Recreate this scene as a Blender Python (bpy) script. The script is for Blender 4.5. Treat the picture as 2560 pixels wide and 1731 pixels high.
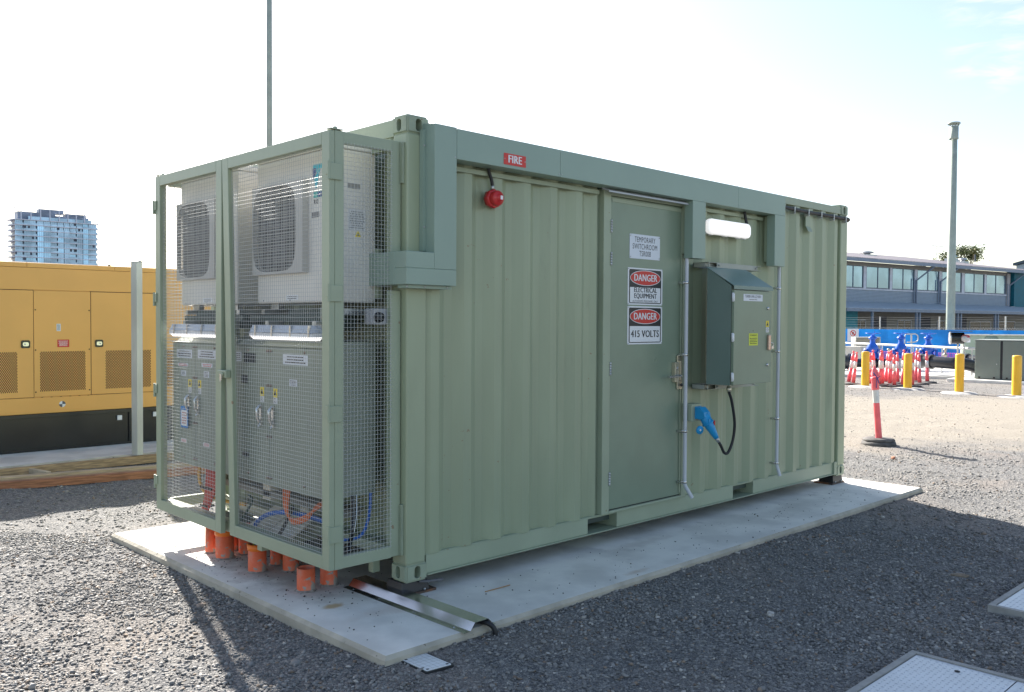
import bpy, bmesh, math, random
import numpy as np
from mathutils import Vector, Matrix
random.seed(7)
for o in list(bpy.data.objects): bpy.data.objects.remove(o)
scene = bpy.context.scene
col = scene.collection

# ---------------------------------------------------------------- camera
CAM = Vector((-3.4321, -4.4571, 1.6497)); YAW, PIT, ROL, FPX = 0.79714, -0.02576, 0.0057, 2234.2
_f = Vector((math.cos(YAW)*math.cos(PIT), math.sin(YAW)*math.cos(PIT), math.sin(PIT)))
_r0 = Vector((math.sin(YAW), -math.cos(YAW), 0)); _u0 = _r0.cross(_f)
_r = _r0*math.cos(ROL) + _u0*math.sin(ROL); _u = _u0*math.cos(ROL) - _r0*math.sin(ROL)
cd = bpy.data.cameras.new('camera'); cam = bpy.data.objects.new('camera', cd); col.objects.link(cam)
cd.sensor_width = 36; cd.lens = FPX/2560*36; cd.clip_start = .05; cd.clip_end = 8000
M = Matrix((_r, _u, -_f)).transposed().to_4x4(); M.translation = CAM
cam.matrix_world = M
scene.camera = cam
# ---------------------------------------------------------------- light
SUN_AZ, SUN_EL = math.radians(15.9), math.radians(34.6)     # azimuth from +Y towards +X
w = bpy.data.worlds.new('World'); scene.world = w; w.use_nodes = True
N, L = w.node_tree.nodes, w.node_tree.links
N.clear()
out = N.new('ShaderNodeOutputWorld'); bg = N.new('ShaderNodeBackground'); sky = N.new('ShaderNodeTexSky')
sky.sky_type = 'NISHITA'; sky.sun_disc = False; sky.sun_elevation = SUN_EL; sky.sun_rotation = SUN_AZ
sky.air_density = 1.0; sky.dust_density = 1.1; sky.ozone_density = 1.2; sky.altitude = 20
bg.inputs['Strength'].default_value = .092
def mth(op, a, b=None, NN=N, LL=L, clamp=False):
    n = NN.new('ShaderNodeMath'); n.operation = op; n.use_clamp = clamp
    for i, v in enumerate((a, b)):
        if v is None: continue
        if isinstance(v, (int, float)): n.inputs[i].default_value = v
        else: LL.new(v, n.inputs[i])
    return n.outputs[0]
def smooth(v, a, b, NN=N, LL=L):
    n = NN.new('ShaderNodeMapRange'); n.interpolation_type = 'SMOOTHSTEP'
    n.inputs['From Min'].default_value = a; n.inputs['From Max'].default_value = b
    LL.new(v, n.inputs['Value']); return n.outputs['Result']
tc = N.new('ShaderNodeTexCoord')
def pdir(px, py):
    return (_f + _r*((px-1280)/FPX) - _u*((py-865.5)/FPX)).normalized()
def blob(px, py, rad):
    d = N.new('ShaderNodeVectorMath'); d.operation = 'DOT_PRODUCT'
    L.new(tc.outputs['Generated'], d.inputs[0]); d.inputs[1].default_value = pdir(px, py)
    return smooth(d.outputs['Value'], math.cos(rad), math.cos(rad*.25))
mp = N.new('ShaderNodeMapping'); mp.inputs['Rotation'].default_value = (0.35, 0.2, 0.5); mp.inputs['Scale'].default_value = (6, 6, 26)
L.new(tc.outputs['Generated'], mp.inputs['Vector'])
nz = N.new('ShaderNodeTexNoise'); nz.inputs['Scale'].default_value = 3.2; nz.inputs['Detail'].default_value = 9; nz.inputs['Roughness'].default_value = .55
nz.inputs['Distortion'].default_value = .6
L.new(mp.outputs[0], nz.inputs['Vector'])
cl = smooth(nz.outputs['Fac'], .40, .78)
m1 = mth('MAXIMUM', blob(2490, 20, .055), blob(2480, 125, .05))
m2 = mth('MULTIPLY', mth('MAXIMUM', blob(2300, 490, .05), blob(2530, 480, .04)), .35)
mask = mth('MULTIPLY', mth('MAXIMUM', m1, m2), cl, clamp=True)
mask = mth('MULTIPLY', mask, .8)
mixc = N.new('ShaderNodeMix'); mixc.data_type = 'RGBA'
warm = N.new('ShaderNodeMix'); warm.data_type = 'RGBA'; warm.blend_type = 'MULTIPLY'; warm.inputs['Factor'].default_value = 1    # slightly hazy, warmer air
L.new(sky.outputs[0], warm.inputs[6]); warm.inputs[7].default_value = (1.03, .955, .89, 1)
L.new(mask, mixc.inputs['Factor']); L.new(warm.outputs[2], mixc.inputs[6]); mixc.inputs[7].default_value = (4.6, 4.6, 4.6, 1)
L.new(mixc.outputs[2], bg.inputs['Color']); L.new(bg.outputs[0], out.inputs['Surface'])
sl = bpy.data.lights.new('sun', 'SUN'); so = bpy.data.objects.new('sun', sl); col.objects.link(so)
sl.energy = 5.0; sl.angle = math.radians(.53); sl.color = (1, .95, .87)
sd = Vector((math.sin(SUN_AZ)*math.cos(SUN_EL), math.cos(SUN_AZ)*math.cos(SUN_EL), math.sin(SUN_EL)))
so.rotation_euler = sd.to_track_quat('Z', 'Y').to_euler()
scene.view_settings.view_transform = 'Standard'; scene.view_settings.look = 'None'
scene.view_settings.exposure = 1.5; scene.view_settings.gamma = 1
scene.render.engine = 'CYCLES'

# ---------------------------------------------------------------- materials
def mat(name, rgb, rough=.5, metal=0, var=.08, vs=3, bump=0, bs=60, emit=0, coat=0, alt=None, ad=.5, aw=.08, as_=4, spec=None, stretch=None, rust=False):
    m = bpy.data.materials.new(name); m.use_nodes = True
    n, l = m.node_tree.nodes, m.node_tree.links
    b = n['Principled BSDF']
    c = n.new('ShaderNodeTexCoord'); src = c.outputs['Object']
    if stretch:
        q = n.new('ShaderNodeMapping'); q.inputs['Scale'].default_value = stretch; l.new(src, q.inputs['Vector']); src = q.outputs[0]
    t = n.new('ShaderNodeTexNoise'); t.inputs['Scale'].default_value = vs; t.inputs['Detail'].default_value = 6; l.new(src, t.inputs['Vector'])
    mx = n.new('ShaderNodeMix'); mx.data_type = 'RGBA'
    mx.inputs[6].default_value = tuple(x*(1-var) for x in rgb)+(1,); mx.inputs[7].default_value = tuple(min(1, x*(1+var)) for x in rgb)+(1,)
    l.new(smooth(t.outputs['Fac'], .35, .65, n, l), mx.inputs['Factor']); colo = mx.outputs[2]
    if alt:
        t2 = n.new('ShaderNodeTexNoise'); t2.inputs['Scale'].default_value = as_; t2.inputs['Detail'].default_value = 8; t2.inputs['Roughness'].default_value = .62; l.new(src, t2.inputs['Vector'])
        m2 = n.new('ShaderNodeMix'); m2.data_type = 'RGBA'; l.new(smooth(t2.outputs['Fac'], ad, ad+aw, n, l), m2.inputs['Factor'])
        l.new(colo, m2.inputs[6]); m2.inputs[7].default_value = alt+(1,); colo = m2.outputs[2]
    if rust:
        t4 = n.new('ShaderNodeTexNoise'); t4.inputs['Scale'].default_value = 21; t4.inputs['Detail'].default_value = 5; l.new(c.outputs['Object'], t4.inputs['Vector'])
        t5 = n.new('ShaderNodeTexNoise'); t5.inputs['Scale'].default_value = 2.3; l.new(c.outputs['Object'], t5.inputs['Vector'])
        f = mth('ADD', t4.outputs['Fac'], mth('MULTIPLY', t5.outputs['Fac'], .5, n, l), n, l)
        m4 = n.new('ShaderNodeMix'); m4.data_type = 'RGBA'; l.new(mth('MULTIPLY', smooth(f, 1.02, 1.05, n, l), .75, n, l), m4.inputs['Factor']); l.new(colo, m4.inputs[6]); m4.inputs[7].default_value = (.26, .15, .09, 1); colo = m4.outputs[2]
    l.new(colo, b.inputs['Base Color'])
    b.inputs['Metallic'].default_value = metal
    rr = n.new('ShaderNodeMapRange'); rr.inputs['To Min'].default_value = max(0, rough-.06); rr.inputs['To Max'].default_value = min(1, rough+.06); l.new(t.outputs['Fac'], rr.inputs['Value'])
    l.new(rr.outputs[0], b.inputs['Roughness'])
    if bump:
        t3 = n.new('ShaderNodeTexNoise'); t3.inputs['Scale'].default_value = bs; t3.inputs['Detail'].default_value = 4; l.new(src, t3.inputs['Vector'])
        bp = n.new('ShaderNodeBump'); bp.inputs['Strength'].default_value = 1; bp.inputs['Distance'].default_value = bump; l.new(t3.outputs['Fac'], bp.inputs['Height']); l.new(bp.outputs[0], b.inputs['Normal'])
    if coat: b.inputs['Coat Weight'].default_value = coat
    if spec is not None: b.inputs['Specular IOR Level'].default_value = spec
    if emit:
        b.inputs['Emission Color'].default_value = rgb+(1,); b.inputs['Emission Strength'].default_value = emit
    return m
G = mat('green_paint', (.335, .388, .278), .38, rust=True, var=.05, vs=2.2, bump=.0012, bs=14)
GW = mat('green_wall_paint', (.335, .384, .258), .30, rust=True, var=.05, vs=1.7, bump=.0016, bs=5, alt=(.295, .335, .23), ad=.58, aw=.16, as_=3, stretch=(2.2, 2.2, .5))
GC = mat('casting_paint', (.31, .36, .26), .5, var=.06, vs=8, bump=.003, bs=45, alt=(.24, .13, .07), ad=.69, aw=.03, as_=14)
GD = mat('cabinet_green_paint', (.225, .285, .205), .3, var=.04, vs=3, bump=.0006, bs=160)
GK = mat('dark_green_steel', (.06, .085, .075), .5)
SB = mat('switchboard_grey_green', (.275, .305, .245), .45, var=.05, vs=3)
STEEL = mat('stainless_steel', (.58, .58, .58), .27, metal=1, var=.05, vs=30)
GALV = mat('galvanised_steel', (.55, .56, .56), .42, metal=.9, var=.12, vs=14)
WIRE = mat('galvanised_wire', (.52, .53, .52), .5, metal=.35, var=.05)
BRASS = mat('satin_lock_metal', (.62, .57, .45), .35, metal=.8)
BLK = mat('black_rubber', (.018, .019, .022), .5, bump=.002, bs=40)
BLKP = mat('black_gloss_paint', (.014, .016, .02), .25, var=.15, vs=1.5)
WHITE = mat('white_panel', (.78, .79, .80), .4, var=.02)
PLATE = mat('anodised_label_plate', (.62, .66, .73), .35, metal=.15, var=.02)
BLACKI = mat('sign_black', (.017, .018, .022), .4, var=.02)
REDI = mat('sign_red', (.62, .035, .025), .4, var=.03)
YEL = mat('sticker_yellow', (.85, .66, .03), .45)
WARNY = mat('warning_sticker_yellow', (.72, .78, .05), .45)
ACW = mat('air_conditioner_cream', (.74, .71, .65), .42, var=.03)
ACB = mat('grille_cream', (.52, .50, .46), .5, var=.03)
DARK = mat('dark_void', (.012, .014, .018), .6)
PVCG = mat('grey_pvc', (.56, .58, .62), .35, var=.03)
ORG = mat('orange_conduit_pvc', (.85, .16, .065), .6, var=.12, vs=6, alt=(.62, .27, .19), ad=.42, aw=.25, as_=6, bump=.002, bs=30)
ORGC = mat('orange_cable', (.60, .13, .03), .45)
REDC = mat('red_cable', (.50, .045, .025), .45)
BLUC = mat('blue_cable', (.02, .13, .50), .45)
GYC = mat('earth_cable', (.10, .30, .08), .45, alt=(.75, .65, .05), ad=.5, aw=.02, as_=25)
YELC = mat('yellow_cable', (.70, .36, .04), .5, alt=(.05, .04, .03), ad=.62, aw=.02, as_=40)
BLUEP = mat('blue_plug_plastic', (.012, .30, .62), .35, var=.06)
RED = mat('red_plastic', (.55, .03, .03), .3)
TEALL = mat('cyan_badge', (.03, .50, .62), .4)
NAVY = mat('navy_badge', (.03, .07, .25), .4)
BEIGE = mat('beige_duct', (.72, .66, .54), .5)
LAMP = mat('lit_diffuser', (1.0, .97, .95), .4, var=0, emit=.22)
LAMP2 = mat('lit_diffuser_dim', (1.0, .97, .95), .4, var=0, emit=.4)
LAMPB = mat('light_canopy_grey', (.50, .54, .62), .35)
GENY = mat('generator_ochre_paint', (.80, .415, .105), .32, var=.04, vs=1.2, bump=.001, bs=5)
GENH = mat('perforation_dark', (.10, .045, .02), .7)
TIMB = mat('timber', (.42, .29, .17), .75, var=.3, vs=5, bump=.003, bs=30, alt=(.26, .14, .07), ad=.56, aw=.2, as_=3, stretch=(1, 12, 12))
TIMR = mat('timber_red', (.34, .15, .08), .75, var=.3, vs=5, bump=.003, bs=30, stretch=(1, 10, 10))
YELB = mat('bollard_yellow', (.85, .46, .015), .4, var=.04, coat=.2)
PINK = mat('fluoro_red_plastic', (.95, .15, .17), .45, var=.1, vs=6)
REFL = mat('reflective_band', (.72, .72, .70), .35, var=.1, vs=12)
RUBB = mat('dusty_rubber', (.10, .095, .09), .8, var=.35, vs=9, bump=.004, bs=25)
VALB = mat('valve_blue', (.01, .10, .52), .3, var=.15, vs=6, coat=.3)
PIPEB = mat('black_polyethylene', (.022, .024, .03), .32, var=.1)
CABG = mat('cabinet_grey_green', (.16, .19, .165), .45, var=.03)
SHADE = mat('blue_shade_cloth', (.008, .30, .85), .7, var=.25, vs=.9)
PURP = mat('purple_barrier_mesh', (.5, .1, .5), .7)
ROOFP = mat('pale_roof_sheet', (.27, .25, .275), .5, var=.04)
ROOFB = mat('blue_grey_roof_sheet', (.40, .46, .52), .5, var=.05)
CLAD = mat('grey_cladding', (.30, .36, .43), .5, var=.04)
CLADD = mat('taupe_cladding', (.26, .25, .225), .6, var=.05)
FASC = mat('slate_blue_steel', (.19, .24, .32), .45)
FRAMEW = mat('window_frame_pale', (.55, .58, .66), .4)
TEALW = mat('teal_render', (.0, .12, .17), .6)
TEALL2 = mat('turquoise_render', (.05, .36, .46), .6)
GLASSB = mat('window_glass_sky', (.34, .50, .64), .15, metal=.7, var=.2, vs=.35)
GLASSD = mat('dark_window_glass', (.03, .04, .035), .12, var=.5, vs=1.2)
TGL = mat('tower_blue_glass', (.30, .42, .56), .25, metal=.6, var=.3, vs=.09)
TGL2 = mat('tower_bright_glass', (.36, .58, .80), .25, metal=.6, var=.2, vs=.09)
TGD = mat('tower_dark_recess', (.14, .18, .27), .5, var=.2, vs=.1)
TSL = mat('tower_slab_white', (.56, .60, .70), .6)
BARK = mat('bark', (.16, .12, .09), .9)
def _orgfix():
    n, l = ORG.node_tree.nodes, ORG.node_tree.links; b = n['Principled BSDF']; src = b.inputs['Base Color'].links[0].from_socket
    c = n.new('ShaderNodeTexCoord'); sp = n.new('ShaderNodeSeparateXYZ'); l.new(c.outputs['Object'], sp.inputs[0])
    t = n.new('ShaderNodeTexNoise'); t.inputs['Scale'].default_value = 22; t.inputs['Detail'].default_value = 7; l.new(c.outputs['Object'], t.inputs['Vector'])
    h = mth('SUBTRACT', t.outputs['Fac'], mth('MULTIPLY', sp.outputs[2], 1.7, n, l), n, l)
    x = n.new('ShaderNodeMix'); x.data_type = 'RGBA'; l.new(smooth(h, .475, .51, n, l), x.inputs['Factor']); l.new(src, x.inputs[6]); x.inputs[7].default_value = (.36, .32, .28, 1); l.new(x.outputs[2], b.inputs['Base Color'])
_orgfix()
def concrete(name, rgb):
    m = mat(name, rgb, .85, var=.12, vs=2.6, bump=.0016, bs=70, alt=tuple(x*.82 for x in rgb), ad=.58, aw=.16, as_=3.1)
    n, l = m.node_tree.nodes, m.node_tree.links; b = n['Principled BSDF']; src = b.inputs['Base Color'].links[0].from_socket
    c = n.new('ShaderNodeTexCoord'); P = c.outputs['Object']
    t = n.new('ShaderNodeTexNoise'); t.inputs['Scale'].default_value = 9; t.inputs['Detail'].default_value = 8; t.inputs['Roughness'].default_value = .65; l.new(P, t.inputs['Vector'])
    for (cx, cy, rx, ry, colr, k) in ((-.419, .19, .09, .055, (.50, .32, .12), .8), (-.28, 1.15, .34, 1.0, (.36, .32, .28), .75), (-.1, -.1, .5, .12, (.52, .42, .34), .35), (2.2, -.15, .5, .10, (.50, .46, .42), .5), (1.55, -.62, .16, .05, (.50, .36, .24), .5), (4.4, -.3, 1.1, .2, (.52, .50, .46), .5), (6.1, .05, .25, .1, (.45, .30, .2), .5)):
        q = n.new('ShaderNodeMapping'); q.vector_type = 'POINT'; q.inputs['Location'].default_value = (-cx/rx, -cy/ry, 0); q.inputs['Scale'].default_value = (1/rx, 1/ry, 0); l.new(P, q.inputs['Vector'])
        d = n.new('ShaderNodeVectorMath'); d.operation = 'LENGTH'; l.new(q.outputs[0], d.inputs[0])
        f = mth('ADD', d.outputs['Value'], mth('MULTIPLY', t.outputs['Fac'], 1.5, n, l), n, l)
        f = mth('MULTIPLY', mth('SUBTRACT', 1, smooth(f, .95, 1.75, n, l), n, l), k, n, l)
        x = n.new('ShaderNodeMix'); x.data_type = 'RGBA'; l.new(f, x.inputs['Factor']); l.new(src, x.inputs[6]); x.inputs[7].default_value = colr+(1,); src = x.outputs[2]
    l.new(src, b.inputs['Base Color'])
    return m
CONC = concrete('concrete', (.72, .70, .645))
CONE = mat('concrete_edge', (.46, .42, .34), .9, var=.15, vs=5, bump=.006, bs=28, alt=(.16, .14, .11), ad=.66, aw=.03, as_=18)

# ---------------------------------------------------------------- helpers
class MB:
    def __init__(s): s.v = []; s.f = []; s.m = []; s.k = 0; s.X = None; s.sm = set()
    def add(s, vs, fs, smooth=False):
        b = len(s.v)
        for p in vs:
            p = Vector(p)
            s.v.append(tuple(s.X(p)) if s.X else tuple(p))
        for f in fs:
            if smooth: s.sm.add(len(s.f))
            s.f.append([b+i for i in f]); s.m.append(s.k)
        return s
    def box(s, x0, x1, y0, y1, z0, z1):
        return s.add([(x0,y0,z0),(x1,y0,z0),(x1,y1,z0),(x0,y1,z0),(x0,y0,z1),(x1,y0,z1),(x1,y1,z1),(x0,y1,z1)],
                     [(0,3,2,1),(4,5,6,7),(0,1,5,4),(1,2,6,5),(2,3,7,6),(3,0,4,7)])
    def prism(s, pts, ax, a, b):      # pts 2D polygon in the plane normal to ax
        n = len(pts); V = []
        for q in (a, b):
            for (x, y) in pts:
                V.append({0: (q, x, y), 1: (x, q, y), 2: (x, y, q)}[ax])
        F = [tuple(range(n))[::-1], tuple(range(n, 2*n))] + [(i, (i+1) % n, n+(i+1) % n, n+i) for i in range(n)]
        return s.add(V, F)
    def tube(s, pts, r, n=8, cap=True):
        pts = [Vector(p) for p in pts]; V = []; F = []
        rs = r if isinstance(r, (list, tuple)) else [r]*len(pts)
        up = None
        for i, p in enumerate(pts):
            t = (pts[min(i+1, len(pts)-1)]-pts[max(i-1, 0)]).normalized()
            if up is None:
                up = Vector((0, 0, 1)) if abs(t.z) < .9 else Vector((1, 0, 0))
            a = (up - t*up.dot(t)).normalized(); up = a; b = t.cross(a)
            for k in range(n):
                an = 2*math.pi*k/n
                V.append(p + (a*math.cos(an)+b*math.sin(an))*rs[i])
            if i:
                o = (i-1)*n
                for k in range(n): F.append((o+k, o+(k+1) % n, o+n+(k+1) % n, o+n+k))
        s.add(V, F, smooth=n > 5)
        if cap:
            m = len(V); s.add(V[:n], [tuple(range(n))[::-1]]); s.add(V[m-n:], [tuple(range(n))])
        return s
    def bar(s, a, b, wx, wy=None):    # square section bar
        return s.tube([a, b], (wx)*.7071, 4)
    def lathe(s, prof, c=(0,0,0), n=20, ax='z'):
        V = []; F = []
        for (r, z) in prof:
            for k in range(n):
                an = 2*math.pi*k/n; x, y = r*math.cos(an), r*math.sin(an)
                q = {'z': (x, y, z), 'x': (z, x, y), 'y': (x, z, y)}[ax]
                V.append((q[0]+c[0], q[1]+c[1], q[2]+c[2]))
        for i in range(len(prof)-1):
            for k in range(n): F.append((i*n+k, i*n+(k+1) % n, (i+1)*n+(k+1) % n, (i+1)*n+k))
        return s.add(V, F, smooth=True)
    def build(s, name, mats, parent=None, bevel=0, segs=2):
        if not isinstance(mats, (list, tuple)): mats = [mats]
        me = bpy.data.meshes.new(name); me.from_pydata(s.v, [], s.f); 
        for m in mats: me.materials.append(m)
        me.polygons.foreach_set('material_index', s.m)
        me.polygons.foreach_set('use_smooth', [i in s.sm for i in range(len(s.f))])
        bm = bmesh.new(); bm.from_mesh(me)
        bmesh.ops.recalc_face_normals(bm, faces=bm.faces); bm.to_mesh(me); bm.free()
        me.update()
        o = bpy.data.objects.new(name, me); col.objects.link(o)
        if parent is not None: o.parent = parent
        if bevel:
            md = o.modifiers.new('bevel', 'BEVEL'); md.width = bevel; md.segments = segs; md.limit_method = 'ANGLE'; md.angle_limit = math.radians(50)
            md.harden_normals = False
        return o
def tag(o, label=None, cat=None, group=None, kind=None):
    if label: o['label'] = label
    if cat: o['category'] = cat
    if group: o['group'] = group
    if kind: o['kind'] = kind
    return o
def empty(name, loc, label, cat, group=None, rz=0):
    o = bpy.data.objects.new(name, None); col.objects.link(o); o.location = loc; o.rotation_euler = (0, 0, rz); o.empty_display_size = .1
    return tag(o, label, cat, group)
def inv(root):      # builder transform: world coordinates -> local of a root
    mi = (Matrix.Translation(root.location) @ root.rotation_euler.to_matrix().to_4x4()).inverted()
    return lambda p: mi @ Vector(p)
def mb(root=None):
    m = MB()
    if root is not None: m.X = inv(root)
    return m
def copy_tree(o, parent=None):
    c = o.copy(); col.objects.link(c); c.parent = parent
    for ch in list(o.children):
        copy_tree(ch, c)
    return c
def face_front(x, y, z): return lambda p: (x+p[0], y-p[2], z+p[1])        # sign plane facing -Y
def face_cage(x, y, z): return lambda p: (x-p[2], y-p[0], z+p[1])         # sign plane facing -X
def text(t, size, cx, cy, lift, wfac=1.0, bold=0, X=None, target=None):
    c = bpy.data.curves.new('t', 'FONT'); c.body = t; c.size = size; c.align_x = 'CENTER'; c.align_y = 'CENTER'; c.resolution_u = 3; c.space_character = 1.06
    o = bpy.data.objects.new('t', c); col.objects.link(o)
    bpy.context.view_layer.update()
    me = bpy.data.meshes.new_from_object(o.evaluated_get(bpy.context.evaluated_depsgraph_get()))
    vs = [(v.co.x*wfac+cx, v.co.y+cy, lift) for v in me.vertices]; fs = [tuple(p.vertices) for p in me.polygons]
    for i, dx in enumerate((0,) if not bold else (0, -bold, bold)):
        q = [(a+dx, b_, c_+.00012*i) for a, b_, c_ in vs]
        target.add([X(v) for v in q] if X else q, fs)
    bpy.data.objects.remove(o); bpy.data.meshes.remove(me); bpy.data.curves.remove(c)
def rrect(w, h, r, n=5):
    P = []
    for cx, cy, a0 in ((w/2-r, h/2-r, 0), (-w/2+r, h/2-r, 90), (-w/2+r, -h/2+r, 180), (w/2-r, -h/2+r, 270)):
        for i in range(n+1):
            a = math.radians(a0+90*i/n); P.append((cx+r*math.cos(a), cy+r*math.sin(a)))
    return P
def slab2d(target, P, z0, z1, X, cx=0, cy=0):
    n = len(P); V = [X((x+cx, y+cy, z0)) for x, y in P]+[X((x+cx, y+cy, z1)) for x, y in P]
    target.add(V, [tuple(range(n))[::-1], tuple(range(n, 2*n))]+[(i, (i+1) % n, n+(i+1) % n, n+i) for i in range(n)])
def tick_lines(target, w, h, rows, X, lift, cx=0, cy=0, seed=0):   # illegible small print: short dashes
    rd = random.Random(seed)
    for i in range(rows):
        y = cy+h/2-(i+.5)*h/rows; x = -w/2*rd.uniform(.7, 1)
        e = -x
        while x < e:
            l = rd.uniform(.006, .02)*max(1, w/.15)
            slab2d(target, [(x, y-h/rows*.22), (min(x+l, e), y-h/rows*.22), (min(x+l, e), y+h/rows*.22), (x, y+h/rows*.22)], lift-.0004, lift, X, cx, 0); x += l+.004
def pray(px, py): return _f + _r*((px-1280)/FPX) - _u*((py-865.5)/FPX)
def gpt(px, py, z=-.17):
    d = pray(px, py); return CAM + d*((z-CAM.z)/d.z)
def at(px, py, D): return CAM + pray(px, py)*D

# ================================================================= SETTING
GZ = -.17
_rg = np.random.default_rng(3)
_WAV = [(*(_rg.normal(0, 1, 2)*(.6+k*.35)), _rg.uniform(0, 6.28), .008/(1+k*.22)) for k in range(26)]
def ground_h(X, Y):
    Z = np.zeros_like(X)
    for fx, fy, ph, a in _WAV: Z += np.sin(X*fx+Y*fy+ph)*a
    # gravel banked up against the slab
    dx = np.maximum(np.maximum(-.69-X, X-6.39), 0); dy = np.maximum(np.maximum(-.72-Y, Y-3.03), 0); d = np.hypot(dx, dy)
    t = np.clip((.2-Y)/.9, 0, 1); amp = .014+.021*t
    Z = Z*np.clip(d/.7, .25, 1)+amp*np.exp(-(d/.42)**2)
    return np.where((X > -4.9) & (X < 15.9) & (Y > -5.9) & (Y < 10.9), Z, 0)
def build_ground():
    def axis(lo, hi, step, far):
        a = list(np.arange(lo, hi+1e-6, step)); s = step; x = hi
        up = []
        while x < far: s *= 1.35; x += s; up.append(x)
        s = step; x = lo; dn = []
        while x > -far: s *= 1.35; x -= s; dn.append(x)
        return np.array(dn[::-1]+a+up)
    xs = axis(-5, 16, .06, 4000); ys = axis(-6, 11, .06, 4000)
    X, Y = np.meshgrid(xs, ys, indexing='ij')
    rng = np.random.default_rng(3)
    Z = ground_h(X, Y)
    Z += rng.normal(0, .0022, X.shape)
    inside = (X > -4.9) & (X < 15.9) & (Y > -5.9) & (Y < 10.9)
    Z = np.where(inside, Z, 0)
    # hollow below the slabs and the pits
    for (a, b, c, d) in ((-.69, 6.39, -.72, 3.03), (-5, 6, 7.0, 11)):
        m = (X > a+.05) & (X < b-.05) & (Y > c+.05) & (Y < d-.05); Z[m] = -.02
    for (a, b, c, d) in ((.2, 1.62, -4.2, -2.48), (2.67, 4.1, -3.9, -2.5), (-.60, -.39, -.96, -.70)):
        m = (X > a) & (X < b) & (Y > c) & (Y < d); Z[m] = np.where(X[m] < 0, .03, -.004)
    Z += GZ
    nx, ny = X.shape
    V = np.stack([X, Y, Z], -1).reshape(-1, 3)
    idx = np.arange(nx*ny).reshape(nx, ny)
    F = np.stack([idx[:-1, :-1], idx[1:, :-1], idx[1:, 1:], idx[:-1, 1:]], -1).reshape(-1, 4)
    me = bpy.data.meshes.new('ground')
    me.vertices.add(len(V)); me.vertices.foreach_set('co', V.ravel()); me.loops.add(F.size); me.loops.foreach_set('vertex_index', F.ravel())
    me.polygons.add(len(F)); me.polygons.foreach_set('loop_start', np.arange(0, F.size, 4)); me.polygons.foreach_set('loop_total', np.full(len(F), 4))
    me.polygons.foreach_set('use_smooth', np.ones(len(F), bool))
    me.update(); me.validate()
    o = bpy.data.objects.new('ground', me); col.objects.link(o); tag(o, 'grey crushed gravel yard with a band of trodden sand', kind='structure')
    m = bpy.data.materials.new('gravel_ground'); m.use_nodes = True; n, l = m.node_tree.nodes, m.node_tree.links; b = n['Principled BSDF']
    tcn = n.new('ShaderNodeTexCoord'); P = tcn.outputs['Object']
    def vor(scale, rnd=1):
        v = n.new('ShaderNodeTexVoronoi'); v.inputs['Scale'].default_value = scale; l.new(P, v.inputs['Vector']); return v
    def noise(scale, det=5, rough=.5):
        v = n.new('ShaderNodeTexNoise'); v.inputs['Scale'].default_value = scale; v.inputs['Detail'].default_value = det; v.inputs['Roughness'].default_value = rough; l.new(P, v.inputs['Vector']); return v.outputs['Fac']
    def ramp(fac, stops):
        r = n.new('ShaderNodeValToRGB'); l.new(fac, r.inputs[0]); r.color_ramp.elements[0].position = stops[0][0]; r.color_ramp.elements[0].color = stops[0][1]+(1,)
        r.color_ramp.elements[1].position = stops[-1][0]; r.color_ramp.elements[1].color = stops[-1][1]+(1,)
        for p_, c_ in stops[1:-1]:
            e = r.color_ramp.elements.new(p_); e.color = c_+(1,)
        return r.outputs[0]
    def mixr(f, a, b_):
        x = n.new('ShaderNodeMix'); x.data_type = 'RGBA'
        if isinstance(f, float): x.inputs['Factor'].default_value = f
        else: l.new(f, x.inputs['Factor'])
        l.new(a, x.inputs[6])
        if isinstance(b_, tuple): x.inputs[7].default_value = b_+(1,)
        else: l.new(b_, x.inputs[7])
        return x.outputs[2]
    v1, v2 = vor(55), vor(140)
    sp = n.new('ShaderNodeSeparateColor'); l.new(v1.outputs['Color'], sp.inputs[0])
    sp2 = n.new('ShaderNodeSeparateColor'); l.new(v2.outputs['Color'], sp2.inputs[0])
    c1 = ramp(sp.outputs[0], [(0, (.06, .062, .066)), (.5, (.17, .168, .168)), (.8, (.27, .26, .245)), (1, (.48, .45, .40))])
    c2 = ramp(sp2.outputs[1], [(0, (.05, .052, .056)), (.6, (.19, .185, .18)), (1, (.44, .41, .37))])
    cc = mixr(.5, c1, c2)
    # brown patches of dirt
    cc = mixr(mth('MULTIPLY', smooth(noise(.55, 6, .6), .50, .68, n, l), .38, n, l), cc, (.33, .265, .215))
    # paler fines left of the slab and beyond it
    sep = n.new('ShaderNodeSeparateXYZ'); l.new(P, sep.inputs[0])
    dd = mth('ADD', mth('MULTIPLY', sep.outputs[0], .699, n, l), mth('MULTIPLY', sep.outputs[1], .715, n, l), n, l)   # distance along one heading
    dn = mth('ADD', dd, mth('MULTIPLY', mth('SUBTRACT', noise(.9, 7, .6), .5, n, l), 6, n, l), n, l)
    sand = mth('MULTIPLY', smooth(dn, 6.5, 9.5, n, l), mth('SUBTRACT', 1, smooth(dn, 16, 18.5, n, l), n, l), n, l)
    rr = mth('SUBTRACT', mth('MULTIPLY', sep.outputs[0], .715, n, l), mth('MULTIPLY', sep.outputs[1], .699, n, l), n, l)
    sand = mth('MULTIPLY', sand, smooth(rr, 2, 5, n, l), n, l)
    sc = ramp(noise(26, 6, .7), [(.3, (.33, .285, .22)), (.7, (.44, .39, .32))])
    cc = mixr(mth('MULTIPLY', sand, .82, n, l), cc, sc)
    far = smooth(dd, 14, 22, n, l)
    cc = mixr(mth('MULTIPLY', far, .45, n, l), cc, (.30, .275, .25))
    l.new(cc, b.inputs['Base Color']); b.inputs['Roughness'].default_value = .9
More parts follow.
